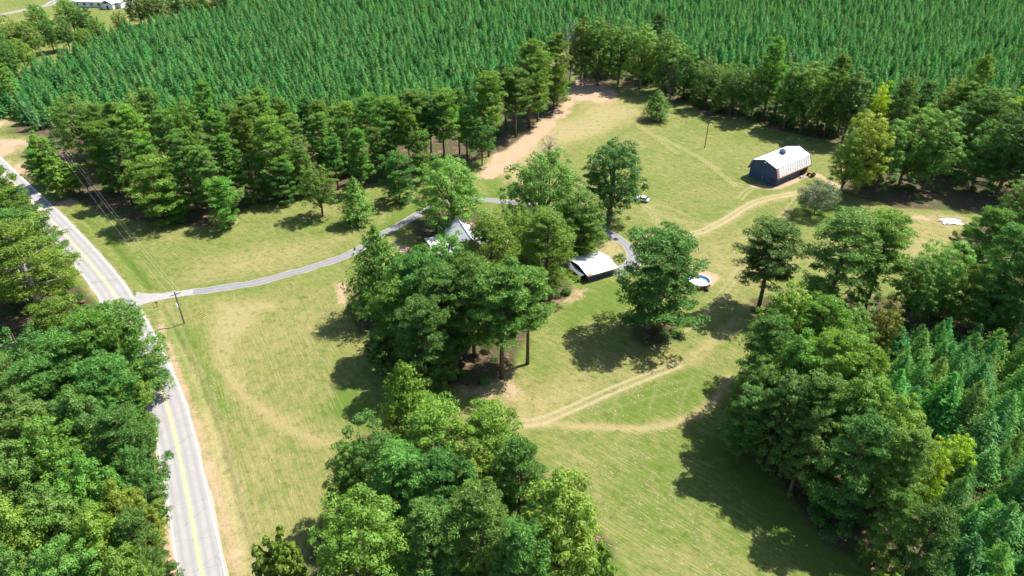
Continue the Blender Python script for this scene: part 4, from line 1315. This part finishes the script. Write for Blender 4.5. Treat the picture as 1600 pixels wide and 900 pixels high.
def barn():
    L, W = 18.2, 10.4
    r = empty('barn', (85.9, 209.9, -0.2), math.radians(37.5))
    tag(r, 'navy gambrel-roofed barn with white metal roof in the upper pasture', 'barn')
    # local x along the long side, y across; near long wall at y = 0
    h1, h2, h3 = 3.1, 6.25, 7.75          # eave, break, ridge
    bi = 1.95                              # inset of the roof break
    prof = [(0, 0), (0, h1), (bi * 0.45, h2 - 0.25), (W / 2, h3 - 0.25), (W - bi * 0.45, h2 - 0.25), (W, h1), (W, 0)]
    mb = MB()
    b0 = len(mb.v)
    n = len(prof)
    mb.v += [(0.15, y, z) for y, z in prof] + [(L - 0.15, y, z) for y, z in prof]
    mb.f += [tuple(range(n))[::-1], tuple(range(n, 2 * n))] + [(i, i + 1, n + i + 1, n + i) for i in range(n - 1)]
    wall = mb.build('wall', M['navy_wood'], r)
    o = 0.35
    up = MB()
    up.slab([(-o, bi * 0.3, h2), (L + o, bi * 0.3, h2), (L + o, W / 2, h3), (-o, W / 2, h3)], 0.14)
    up.slab([(-o, W / 2, h3), (L + o, W / 2, h3), (L + o, W - bi * 0.3, h2), (-o, W - bi * 0.3, h2)], 0.14)
    roof = up.build('roof', M['white_metal'], r)
    rb = MB()
    for i in range(19):
        x = -o + 0.12 + i * (L + 2 * o - 0.24) / 18
        rb.slab([(x - 0.03, bi * 0.3, h2 + 0.035), (x + 0.03, bi * 0.3, h2 + 0.035), (x + 0.03, W / 2, h3 + 0.035), (x - 0.03, W / 2, h3 + 0.035)], 0.04)
        rb.slab([(x - 0.03, W / 2, h3 + 0.035), (x + 0.03, W / 2, h3 + 0.035), (x + 0.03, W - bi * 0.3, h2 + 0.035), (x - 0.03, W - bi * 0.3, h2 + 0.035)], 0.04)
    rb.build('roof_rib', M['white_metal'], roof)
    MB().tube([(-o, W / 2, h3 + 0.02), (L + o, W / 2, h3 + 0.02)], 0.11, 6).build('ridge_cap', M['white_metal'], roof)
    # steep lower slopes: light ribbed panels, one object each
    npan = 14
    pw = (L + 2 * o - 1.3) / npan
    for i in range(npan):
        x0 = -o + 1.1 + i * pw
        pm = MB().slab([(x0 + 0.09, -0.62, h1 + 0.1), (x0 + pw - 0.09, -0.62, h1 + 0.1), (x0 + pw - 0.09, bi * 0.3 - 0.08, h2 - 0.15), (x0 + 0.09, bi * 0.3 - 0.08, h2 - 0.15)], 0.08)
        pm.build('panel', M['white_metal'], roof)
    bk = MB()
    bk.slab([(-o, -0.52, h1 + 0.02), (L + o, -0.52, h1 + 0.02), (L + o, bi * 0.3 + 0.02, h2 - 0.16), (-o, bi * 0.3 + 0.02, h2 - 0.16)], 0.06)
    bk.build('lower_slope', M['grey_metal'], roof)
    MB().slab([(-o, W + 0.52, h1 + 0.02), (L + o, W + 0.52, h1 + 0.02), (L + o, W - bi * 0.3, h2 - 0.16), (-o, W - bi * 0.3, h2 - 0.16)], 0.08).build('lower_slope', M['grey_metal'], roof)
    tr = MB().box(-o - 0.02, L + o + 0.02, -0.78, -0.60, h1 - 0.35, h1 + 0.12)
    tr.build('fascia', M['brown_trim'], r)
    MB().slab([(-o - 0.03, -0.66, h1 + 0.1), (0.55, -0.66, h1 + 0.1), (0.55, bi * 0.3 - 0.1, h2 - 0.12), (-o - 0.03, bi * 0.3 - 0.1, h2 - 0.12)], 0.1).build('corner_board', M['brown_trim'], r)
    MB().box(-o, L + o, W + 0.55, W + 0.7, h1 - 0.3, h1 + 0.1).build('fascia', M['brown_trim'], r)
    # gable verge boards
    vg = MB()
    for x in (-o - 0.04, L + o + 0.04):
        pts = [(x, -0.6, h1), (x, bi * 0.3, h2 - 0.1), (x, W / 2, h3 - 0.1), (x, W - bi * 0.3, h2 - 0.1), (x, W + 0.6, h1)]
        for a, b in zip(pts, pts[1:]):
            vg.tube([a, b], 0.09, 4)
    vg.build('verge_board', M['navy_wood'], r)
    # boards of the gable end
    for i in range(14):
        y = 0.4 + i * (W - 0.8) / 13
        zt = h1 + (h2 - h1) * min(1, min(y, W - y) / 0.9) if min(y, W - y) < 0.9 else h2 - 0.25 + (h3 - h2) * (1 - abs(y - W / 2) / (W / 2)) - 0.15
        MB().box(0.09, 0.16, y - 0.03, y + 0.03, 0.05, zt - 0.2).build('batten', M['navy_wood'], wall)
    for i in range(18):
        x = 0.5 + i * 1.0
        MB().box(x - 0.03, x + 0.03, -0.05, 0.02, 0.05, h1 - 0.1).build('batten', M['navy_wood'], wall)
    wd = MB().box(0.05, 0.2, 1.0, 2.0, 1.5, 2.4).build('window', M['glass'], r)
    MB().box(0.03, 0.18, 0.92, 2.08, 2.4, 2.5).box(0.03, 0.18, 0.92, 2.08, 1.4, 1.5).build('frame', M['navy_wood'], wd)
    dr = MB().box(0.06, 0.2, 3.4, 7.0, 0.05, 3.6).build('door', M['navy_wood'], r)
    MB().box(0.0, 0.08, 5.1, 5.25, 1.4, 1.8).build('handle', M['steel'], dr)
    MB().box(L - 4.6, L - 1.2, -0.06, 0.1, 0.05, 2.6).build('doorway_shade', M['dark'], r)  # no hole in the wall: near-black panel painted as doorway shade
    MB().box(0.05, 0.2, W / 2 - 0.35, W / 2 + 0.35, h3 - 1.3, h3 - 0.75).build('gable_vent', M['white_paint'], r)
    # cupola
    cu = MB().box(8.2, 9.7, W / 2 - 0.75, W / 2 + 0.75, h3 - 0.5, h3 + 0.75).build('cupola', M['navy_wood'], r)
    cm = MB()
    cx = 8.95
    pk = (cx, W / 2, h3 + 1.65)
    cs = [(cx - 0.95, W / 2 - 0.95, h3 + 0.75), (cx + 0.95, W / 2 - 0.95, h3 + 0.75), (cx + 0.95, W / 2 + 0.95, h3 + 0.75), (cx - 0.95, W / 2 + 0.95, h3 + 0.75)]
    for i in range(4):
        cm.quad(cs[i], cs[(i + 1) % 4], pk)
    cm.quad(*cs[::-1])
    cm.build('cupola_roof', M['navy_wood'], cu)
    MB().tube([(2.6, W / 2 + 1.2, h3 - 0.5), (2.6, W / 2 + 1.2, h3 + 0.7)], 0.12, 8).build('vent_pipe', M['steel'], r)
    return r


barn()

# ------------------------------------------------------------------ house (mostly under trees): steep gable and two low wings
def house():
    a = Vector((-15.4, 174.9, 0))
    b = Vector((-10.9, 163.0, 0))
    d = (b - a)
    L = d.length
    r = empty('house', (a.x, a.y, -0.2), math.atan2(d.y, d.x))
    tag(r, 'house with steep pale grey metal gable roof half hidden by pines', 'house')
    hw, ez, rz = 4.3, 3.5, 7.4
    # local x along ridge (towards viewer), y>0 is to the right of the photo
    wl = MB()
    prof = [(-hw + 0.5, 0), (-hw + 0.5, ez + 0.4), (0, rz - 0.35), (hw - 0.5, ez + 0.4), (hw - 0.5, 0)]
    n = 5
    wl.v += [(0.4, y, z) for y, z in prof] + [(L - 0.4, y, z) for y, z in prof]
    wl.f += [tuple(range(n))[::-1], tuple(range(n, 2 * n))] + [(i, i + 1, n + i + 1, n + i) for i in range(n - 1)]
    wl.build('wall', M['brick'], r)
    roof = MB().slab([(0, -hw, ez), (L, -hw, ez), (L, 0, rz), (0, 0, rz)], 0.15).slab([(0, 0, rz), (L, 0, rz), (L, hw, ez), (0, hw, ez)], 0.15).build('roof', M['white_metal'], r)
    MB().tube([(0, 0, rz + 0.02), (L, 0, rz + 0.02)], 0.13, 6).build('ridge_cap', M['white_metal'], roof)
    for s in (-1, 1):
        MB().tube([(0.0, 0, rz), (0.0, s * hw, ez)], 0.1, 4).build('rake_trim', M['white_metal'], roof)
        MB().tube([(L, 0, rz), (L, s * hw, ez)], 0.1, 4).build('rake_trim', M['white_metal'], roof)
    sm = MB()
    for i in range(1, 22):
        x = i * L / 22
        for s in (-1, 1):
            sm.tube([(x, 0, rz + 0.01), (x, s * hw, ez + 0.01)], 0.025, 4)
    sm.build('standing_seam', M['grey_metal'], roof)
    for y0, y1 in ((-hw - 5.5, -hw + 0.3), (hw - 0.3, hw + 8.5)):
        s = -1 if y0 < 0 else 1
        wg = MB().box(1.2, L - 2.6, y0 + 0.4, y1 - 0.4, 0, 2.6).build('wing_wall', M['tan_wall'], r)
        ya, yb = (y0, y1) if s < 0 else (y1, y0)
        rf = MB().slab([(0.3, y0, 2.7), (0.3, y1, 2.7), (L / 2 - 1, y1, 3.7), (L / 2 - 1, y0, 3.7)], 0.12).slab([(L / 2 - 1, y0, 3.7), (L / 2 - 1, y1, 3.7), (L - 1.6, y1, 2.6), (L - 1.6, y0, 2.6)], 0.12).build('wing_roof', M['white_metal'], r)
        mid = (y0 + y1) / 2
        gm = MB().box(L - 2.62, L - 2.5, mid - 0.7, mid + 0.7, 1.0, 2.1).build('window', M['glass'], r)
        MB().box(L - 2.52, L - 2.46, mid - 0.8, mid + 0.8, 2.1, 2.2).box(L - 2.52, L - 2.46, mid - 0.8, mid + 0.8, 0.9, 1.0).build('sill', M['white_paint'], gm)
    MB().box(5.0, 5.7, 2.2, 2.9, 4.0, 7.6).build('chimney', M['brick'], r)
    MB().box(L - 0.42, L - 0.3, -0.5, 0.5, 0.1, 2.1).build('door', M['white_paint'], r)
    return r


house()


# ------------------------------------------------------------------ garage
def garage():
    a = math.atan2(155.6 - 151.4, 27.7 - 19.4)
    r = empty('garage', (19.6, 152.6, -0.18), a)
    tag(r, 'small garage with flat-looking white metal roof at the end of the driveway', 'garage')
    L, W = 8.6, 8.9
    MB().box(0.2, L - 0.2, 0.25, W - 0.25, 0, 2.3).build('wall', M['navy_wood'], r)
    roof = MB().slab([(-0.35, -0.4, 2.32), (L + 0.45, -0.4, 2.32), (L + 0.45, W / 2, 3.25), (-0.35, W / 2, 3.25)], 0.12).slab([(-0.35, W / 2, 3.25), (L + 0.45, W / 2, 3.25), (L + 0.45, W + 0.4, 2.32), (-0.35, W + 0.4, 2.32)], 0.12).build('roof', M['white_metal'], r)
    sm = MB()
    for i in range(1, 14):
        x = -0.3 + i * (L + 0.7) / 14
        sm.tube([(x, -0.4, 2.33), (x, W / 2, 3.26)], 0.02, 4)
        sm.tube([(x, W / 2, 3.26), (x, W + 0.4, 2.33)], 0.02, 4)
    sm.build('roof_rib', M['white_metal'], roof)
    MB().slab([(-0.36, -0.42, 2.335), (1.4, -0.42, 2.335), (0.9, 0.45, 2.52), (-0.36, 0.2, 2.46)], 0.02).build('rust_patch', M['brown_trim'], roof)
    MB().box(-0.4, L + 0.5, -0.5, -0.40, 2.05, 2.3).build('fascia', M['brown_trim'], r)
    for i in range(8):
        x = 0.6 + i * 1.06
        MB().box(x - 0.03, x + 0.03, 0.19, 0.24, 0.05, 2.2).build('batten', M['navy_wood'], r)
    d = MB().box(L - 0.2, L - 0.12, 1.2, 5.6, 0.05, 2.15).build('garage_door', M['tan_wall'], r)
    MB().box(L - 0.13, L - 0.08, 3.2, 3.6, 0.9, 1.0).build('handle', M['steel'], d)
    # lean-to carport on the left
    MB().slab([(-1.9, 0.9, 1.95), (-0.4, 0.9, 2.15), (-0.4, W - 0.6, 2.15), (-1.9, W - 0.6, 1.95)], 0.08).build('carport_roof', M['old_tin'], r)
    for y in (1.05, W - 0.8):
        MB().box(-1.8, -1.67, y - 0.06, y + 0.06, 0, 1.9).build('post', M['white_paint'], r)
    MB().box(0.13, 0.2, 1.4, 5.0, 0.05, 2.1).build('doorway_shade', M['dark'], r)  # closed panel; the dark inside the carport side is put into its colour
    return r


garage()

# ------------------------------------------------------------------ pool
def pool():
    r = empty('above_ground_pool', (48.3, 151.9, -0.2))
    tag(r, 'round above-ground pool with rust-red wall and white cover on clay', 'pool')
    R = 2.75
    wl = MB().ring(R - 0.03, R, 0, 1.35, 40).build('wall', M['brick_red'], r)
    for k in range(16):
        t = 2 * math.pi * k / 16
        MB().box(-0.05, 0.05, -0.06, 0.06, 0, 1.36).build('post', M['brick_red'], wl).matrix_local = Matrix.Translation((math.cos(t) * (R + 0.06), math.sin(t) * (R + 0.06), 0)) @ Matrix.Rotation(t, 4, 'Z')
    MB().ring(R - 0.12, R + 0.12, 1.36, 1.42, 40).build('rim', M['white_paint'], r)
    MB().ring(R - 0.09, R - 0.035, 0.15, 1.35, 40).build('liner', M['pool_blue'], r)
    mb = MB()
    ring = [(math.cos(2 * math.pi * k / 40) * (R - 0.1), math.sin(2 * math.pi * k / 40) * (R - 0.1), 0.62) for k in range(40)]
    mb.quad(*ring)
    mb.build('cover', M['pool_water'], r)
    lad = MB()
    for s in (-0.25, 0.25):
        lad.tube([(s, -R - 0.55, 0), (s, -R - 0.1, 1.7), (s, -R + 0.3, 1.7), (s, -R + 0.35, 0.7)], 0.035, 6)
    for z in (0.35, 0.7, 1.05):
        lad.tube([(-0.25, -R - 0.55 + z * 0.26, z), (0.25, -R - 0.55 + z * 0.26, z)], 0.03, 6)
    lad.build('ladder', M['steel'], r).rotation_euler = (0, 0, math.radians(35))
    pu = empty('pool_pump', (49.5, 148.7, -0.05))
    tag(pu, 'small dark pool pump on the clay beside the round pool', 'pump')
    MB().box(-0.5, 0.5, -0.25, 0.25, 0.0, 0.1).build('base', M['dark'], pu)
    MB().tube([(-0.15, 0, 0.1), (-0.15, 0, 0.75), (-0.15, 0, 0.85)], [0.26, 0.26, 0.12], 12).build('filter', M['dark'], pu)
    MB().tube([(0.1, 0, 0.28), (0.45, 0, 0.28)], 0.14, 10).build('motor', M['rubber'], pu)


pool()

# ------------------------------------------------------------------ power poles and wires
def pole(x, y, h, rz, label, arm=True, lamp=False, can=False, low_arm=False):
    r = empty('power_pole', (x, y, -0.1), rz)
    tag(r, label, 'power pole', 'wooden power poles')
    MB().tube([(0, 0, -0.4), (0, 0, h * 0.5), (0, 0, h)], [0.19, 0.165, 0.13], 8).build('pole', M['pole'], r)
    if arm:
        am = MB().box(-1.25, 1.25, 0.1, 0.22, h - 0.75, h - 0.6).build('crossarm', M['pole'], r)
        for k in (-1.15, -0.4, 1.15):
            MB().tube([(k, 0.16, h - 0.6), (k, 0.16, h - 0.45), (k, 0.16, h - 0.32)], [0.05, 0.10, 0.05], 8).build('insulator', M['ceramic'], am)
        MB().tube([(-0.75, 0.16, h - 0.72), (0, 0.16, h - 1.4)], 0.03, 4).tube([(0.75, 0.16, h - 0.72), (0, 0.16, h - 1.4)], 0.03, 4).build('brace', M['steel'], am)
        MB().tube([(0, 0, h), (0, 0, h + 0.2), (0, 0, h + 0.32)], [0.05, 0.11, 0.05], 8).build('insulator', M['ceramic'], r)
    if low_arm:
        a2 = MB().box(-0.9, 0.9, 0.1, 0.2, h - 2.9, h - 2.76).build('crossarm', M['pole'], r)
        for k in (-0.8, 0.8):
            MB().tube([(k, 0.15, h - 2.76), (k, 0.15, h - 2.6), (k, 0.15, h - 2.45)], [0.05, 0.11, 0.05], 8).build('insulator', M['ceramic'], a2)
    if can:
        c = MB().tube([(0.42, 0, h * 0.55), (0.42, 0, h * 0.55 + 0.95)], 0.27, 12).build('transformer', M['ceramic'], r)
        MB().tube([(0.42, 0.1, h * 0.55 + 0.95), (0.42, 0.1, h * 0.55 + 1.2)], 0.05, 6).build('bushing', M['ceramic'], c)
    if lamp:
        l = MB().tube([(0, 0, h - 2.3), (0.9, 0, h - 2.0)], 0.04, 6).build('lamp_arm', M['steel'], r)
        MB().tube([(0.8, 0, h - 2.02), (1.35, 0, h - 1.95)], [0.09, 0.16], 8).build('lamp_head', M['ceramic'], l)
    return r


PA, PB, PC = Vector((-78.0, 134.8, 0)), Vector((-138.3, 204.7, 0)), Vector((70.3, 242.1, 0))
line_az = math.atan2(PA.y - PB.y, PA.x - PB.x)
pole(PA.x, PA.y, 9.2, line_az - math.pi / 2, 'wooden power pole with crossarm and white transformer by the driveway mouth', can=True)
pole(PB.x, PB.y, 13.6, line_az - math.pi / 2, 'tall wooden power pole with two crossarms at the road bend', low_arm=True)
pole(PC.x, PC.y, 11.0, 0.4, 'bare wooden pole with a lamp alone in the upper pasture', arm=False, lamp=True)
perp = Vector((math.cos(line_az - math.pi / 2), math.sin(line_az - math.pi / 2), 0))
ext = PB + (PB - PA) * 0.9


def wire(p, q, sag, label, r=0.015):
    pts = []
    for i in range(17):
        t = i / 16
        v = p.lerp(q, t)
        v.z -= sag * 4 * t * (1 - t)
        pts.append(v)
    o = MB().tube(pts, r, 4).build('power_line', M['wire'])
    return tag(o, label, 'power line', 'power lines along the road')


for k, nm in ((-1.15, 'left'), (-0.4, 'middle'), (1.15, 'right')):
    wire(PA + perp * k + Vector((0, 0, 9.2 - 0.42)), PB + perp * k + Vector((0, 0, 13.6 - 0.42)), 1.6, '%s wire strung between the two roadside power poles' % nm)
    wire(PB + perp * k + Vector((0, 0, 13.6 - 0.42)), ext + perp * k + Vector((0, 0, 12.5)), 1.6, '%s wire running from the road bend pole out of the picture' % nm)
wire(PB + Vector((0, 0, 10.6)), Vector((-92, 214, 8.0)), 0.8, 'thin service wire from the road bend pole into the woods')


# ------------------------------------------------------------------ small things
def car(name, loc, rz, paint, label, cat='car'):
    r = empty(name, loc, rz)
    tag(r, label, cat)
    m = plain(name + '_paint', paint, 0.25, var=0.03, spec=0.6)
    W = 0.88
    low = [(-2.25, 0.32), (-2.3, 0.62), (-2.15, 0.92), (-1.2, 0.98), (0.85, 0.96), (2.0, 0.82), (2.25, 0.62), (2.2, 0.32)]
    MB().prism(low, -W, W).build('body', m, r, bevel=0.06)
    cab = MB()
    cab.v += [(-1.75, -0.82, 0.95), (0.95, -0.82, 0.95), (0.95, 0.82, 0.95), (-1.75, 0.82, 0.95), (-1.2, -0.66, 1.42), (0.2, -0.66, 1.42), (0.2, 0.66, 1.42), (-1.2, 0.66, 1.42)]
    cab.f += [(0, 1, 5, 4), (1, 2, 6, 5), (2, 3, 7, 6), (3, 0, 4, 7), (4, 5, 6, 7), (3, 2, 1, 0)]
    cab.build('windows', M['glass'], r)
    MB().box(-1.22, 0.22, -0.67, 0.67, 1.40, 1.47).build('roof', m, r, bevel=0.03)
    for x in (-1.4, 1.4):
        for y in (-0.86, 0.86):
            t = MB().tube([(x, y - 0.11, 0.33), (x, y + 0.11, 0.33)], 0.33, 14).build('wheel', M['rubber'], r)
            MB().tube([(x, y - 0.12, 0.33), (x, y + 0.12, 0.33)], 0.19, 10).build('rim', M['steel'], t)
    for y in (-0.6, 0.6):
        MB().box(2.12, 2.27, y - 0.2, y + 0.2, 0.6, 0.74).build('headlight', M['ceramic'], r)
        MB().box(-2.33, -2.2, y - 0.2, y + 0.2, 0.66, 0.82).build('taillight', M['brick_red'], r)
    return r


def on_road(px, py, off):
    p = np.array(G(px, py)[:2])
    i = int(np.argmin(np.linalg.norm(road_line - p, axis=1)))
    d = road_line[i + 1] - road_line[i - 1]
    d /= np.linalg.norm(d)
    n = np.array([d[1], -d[0]])
    q = road_line[i] + n * off
    return (q[0], q[1], 0.02), math.atan2(d[1], d[0])


lc, az = on_road(243, 596, 1.6)
car('blue_car', lc, az, (0.035, 0.05, 0.16), 'dark blue car on the road emerging from under the roadside trees')
car('parked_car', (28.4, 188.0, 0.0), 0.5, (0.02, 0.025, 0.06), 'dark car parked in the shade under the round dark oak')
car('white_car', (40.9, 199.8, -0.12), 2.6, (0.75, 0.75, 0.76), 'white car parked at the right side of the round dark oak')
car('silver_car', (1.4, 168.6, 0.0), 0.2, (0.68, 0.70, 0.73), 'pale car parked between the house and the garage pines')


def tractor():
    r = empty('tractor', (100.6, 218.0, -0.1), 2.3)
    tag(r, 'small orange tractor parked at the near right corner of the barn', 'tractor')
    MB().box(-0.3, 1.3, -0.3, 0.3, 0.6, 1.15).build('hood', M['orange'], r, bevel=0.05)
    MB().box(-0.9, -0.2, -0.35, 0.35, 0.6, 0.85).build('platform', M['orange'], r)
    MB().box(-0.75, -0.35, -0.22, 0.22, 0.85, 0.98).box(-0.8, -0.7, -0.22, 0.22, 0.95, 1.4).build('seat', M['dark'], r)
    for y in (-0.58, 0.58):
        t = MB().tube([(-0.6, y - 0.14, 0.62), (-0.6, y + 0.14, 0.62)], 0.62, 16).build('wheel', M['rubber'], r)
        MB().tube([(-0.6, y - 0.15, 0.62), (-0.6, y + 0.15, 0.62)], 0.3, 10).build('rim', M['orange'], t)
        MB().tube([(1.05, y * 0.85 - 0.09, 0.36), (1.05, y * 0.85 + 0.09, 0.36)], 0.36, 12).build('wheel', M['rubber'], r)
    MB().tube([(-0.1, 0, 1.1), (-0.28, 0, 1.4)], 0.03, 6).ring(0.14, 0.19, 1.38, 1.42, 12, (-0.3, 0)).build('steering_wheel', M['dark'], r)
    w_ = MB().box(-0.9, 0.9, -0.35, 0.35, 0.0, 0.12).box(-0.9, 0.9, -0.35, -0.29, 0.12, 0.5).box(-0.9, 0.9, 0.29, 0.35, 0.12, 0.5).box(-0.9, -0.84, -0.29, 0.29, 0.12, 0.5).box(0.84, 0.9, -0.29, 0.29, 0.12, 0.5).build('water_trough', M['white_paint'])
    w_.location = (97.2, 216.9, -0.1)
    w_.rotation_euler = (0, 0, 0.6)
    tag(w_, 'white trough on the ground along the near wall of the barn', 'trough')


tractor()

# yellow pipe frame lying on the grass by the driveway mouth
yf = empty('yellow_frame', (-75.3, 138.0, 0.02), math.radians(-25))
tag(yf, 'yellow pipe frame lying on the grass right of the driveway power pole', 'frame')
for y in (-0.8, -0.27, 0.27, 0.8):
    MB().tube([(-1.6, y, 0.06), (1.6, y, 0.06)], 0.055, 6).build('rail', M['faded_yellow'], yf)
for x in (-1.6, 1.6):
    MB().tube([(x, -0.85, 0.07), (x, 0.85, 0.07)], 0.045, 6).build('bar', M['faded_yellow'], yf)

mbx = empty('mailbox', tuple(G(246, 479)), 2.2)
tag(mbx, 'dark mailbox on a post at the near corner of the driveway mouth', 'mailbox')
MB().box(-0.06, 0.06, -0.06, 0.06, -0.2, 1.1).build('post', M['pole'], mbx)
MB().prism([(-0.14, 1.1), (-0.14, 1.3), (-0.08, 1.4), (0.08, 1.4), (0.14, 1.3), (0.14, 1.1)], -0.28, 0.28).build('box', M['dark'], mbx)
MB().box(0.15, 0.17, 0.05, 0.15, 1.25, 1.42).build('flag', M['brick_red'], mbx)

# scrap heap at the pasture corner: crumpled white tarp and loose boards
hr = np.random.default_rng(4)
nx2 = 22
tv, tf = [], []
for j in range(nx2):
    for i in range(nx2):
        u, v = i / (nx2 - 1) * 2 - 1, j / (nx2 - 1) * 2 - 1
        rr = math.hypot(u, v)
        zz = 0.75 * max(0, 1 - rr ** 1.7 * 0.75) * (0.55 + 0.6 * float(vnoise(np.array(u * 3 + 9), np.array(v * 3 + 4), 0.7, 21))) + 0.22 * float(vnoise(np.array(u * 3 + 9), np.array(v * 3 + 4), 0.25, 22))
        k = 1 + 0.25 * float(vnoise(np.array(u * 2 + 5), np.array(v * 2 + 5), 0.6, 23))
        tv.append((u * 2.5 * k, v * 1.6 * k, zz - 0.12))
for j in range(nx2 - 1):
    for i in range(nx2 - 1):
        tf.append((j * nx2 + i, j * nx2 + i + 1, (j + 1) * nx2 + i + 1, (j + 1) * nx2 + i))
tp = mesh_obj('tarp', tv, tf, M['white_paint'])
tp.location = (131.0, 185.6, 0)
tp.modifiers.new('thickness', 'SOLIDIFY').thickness = 0.02
tag(tp, 'crumpled white tarp over a scrap heap at the edge of the right pasture', 'tarp')
M['old_board'] = plain('old_boards', (0.28, 0.19, 0.15), 0.9, var=0.3, scale=2)
where = ['lowest', 'leftmost', 'farthest', 'longest', 'rightmost', 'nearest', 'shortest']
for i, (dx, dy, a, L) in enumerate(((-2.6, -0.6, 0.3, 2.6), (-3.2, 0.4, -0.4, 2.2), (1.6, 2.2, 0.2, 2.8), (2.4, 1.4, -0.5, 3.4), (4.6, -2.2, 0.9, 2.6), (4.0, -2.9, 1.1, 2.3), (-2.4, -1.4, 0.1, 1.6))):
    bd = MB().box(-L / 2, L / 2, -0.16, 0.16, 0, 0.05).build('loose_board', M['old_board'])
    bd.location = (131 + dx, 185.4 + dy, -0.12 + 0.07 * i)
    bd.rotation_euler = (0.05, 0.04, a)
    tag(bd, '%s weathered board strewn around the white tarp' % where[i], 'board', 'boards around the tarp')

# two bare fallen logs at the sunlit gap of the right woods
for i, (p, q, lb) in enumerate((((1378, 822), (1427, 876), 'long pale fallen log at the foot of the right woods'), ((1395, 826), (1430, 858), 'short pale fallen log beside the long one at the foot of the right woods'))):
    a, b = G(*p), G(*q)
    o = MB().tube([a + Vector((0, 0, 0.15)), a.lerp(b, 0.5) + Vector((0.1, 0.05, 0.2)), b + Vector((0, 0, 0.1))], [0.2 - 0.07 * i, 0.16 - 0.05 * i, 0.08], 8).build('fallen_log', M['pale_bark'])
    tag(o, lb, 'log')

# ------------------------------------------------------------------ distant white-roofed house
def far_house():
    r = empty('farmhouse', (-281, 474, 0), math.radians(-8))
    tag(r, 'distant house with wide white roof at the top left corner', 'house')
    L, W = 34, 18
    MB().box(0, L, 0, W, 0, 3.6).build('wall', M['white_paint'], r)
    rf = MB().slab([(-1, -1, 3.5), (L + 1, -1, 3.5), (L + 1, W / 2, 6.6), (-1, W / 2, 6.6)], 0.2).slab([(-1, W / 2, 6.6), (L + 1, W / 2, 6.6), (L + 1, W + 1, 3.5), (-1, W + 1, 3.5)], 0.2).build('roof', M['white_metal'], r)
    MB().tube([(-1, W / 2, 6.62), (L + 1, W / 2, 6.62)], 0.2, 6).build('ridge_cap', M['white_metal'], rf)
    # front gable wing
    MB().box(24, 31, -4, -0.02, 0, 3.4).build('porch_wall', M['white_paint'], r)
    MB().slab([(23.4, -4.8, 3.3), (27.5, -4.8, 5.6), (27.5, 2, 5.6), (23.4, 2, 3.3)], 0.15).slab([(31.6, -4.8, 3.3), (27.5, -4.8, 5.6), (27.5, 2, 5.6), (31.6, 2, 3.3)], 0.15).build('porch_roof', M['grey_metal'], r)
    for x in (4, 9, 14, 19):
        wi = MB().box(x - 0.8, x + 0.8, -0.06, 0.05, 1.0, 2.5).build('window', M['glass'], r)
        MB().box(x - 0.95, x + 0.95, -0.12, -0.07, 0.88, 1.0).build('sill', M['white_paint'], wi)
    MB().box(26.9, 28.1, -4.06, -3.95, 0.05, 2.2).build('door', M['dark'], r)


far_house()
lane = px_line([(-60, 30), (5, 22), (40, 15), (75, 8), (90, 0), (150, -14)], 3)
tag(strip('lane', lane, -2.6, 2.6, 0.012, M['drive']), kind='structure')
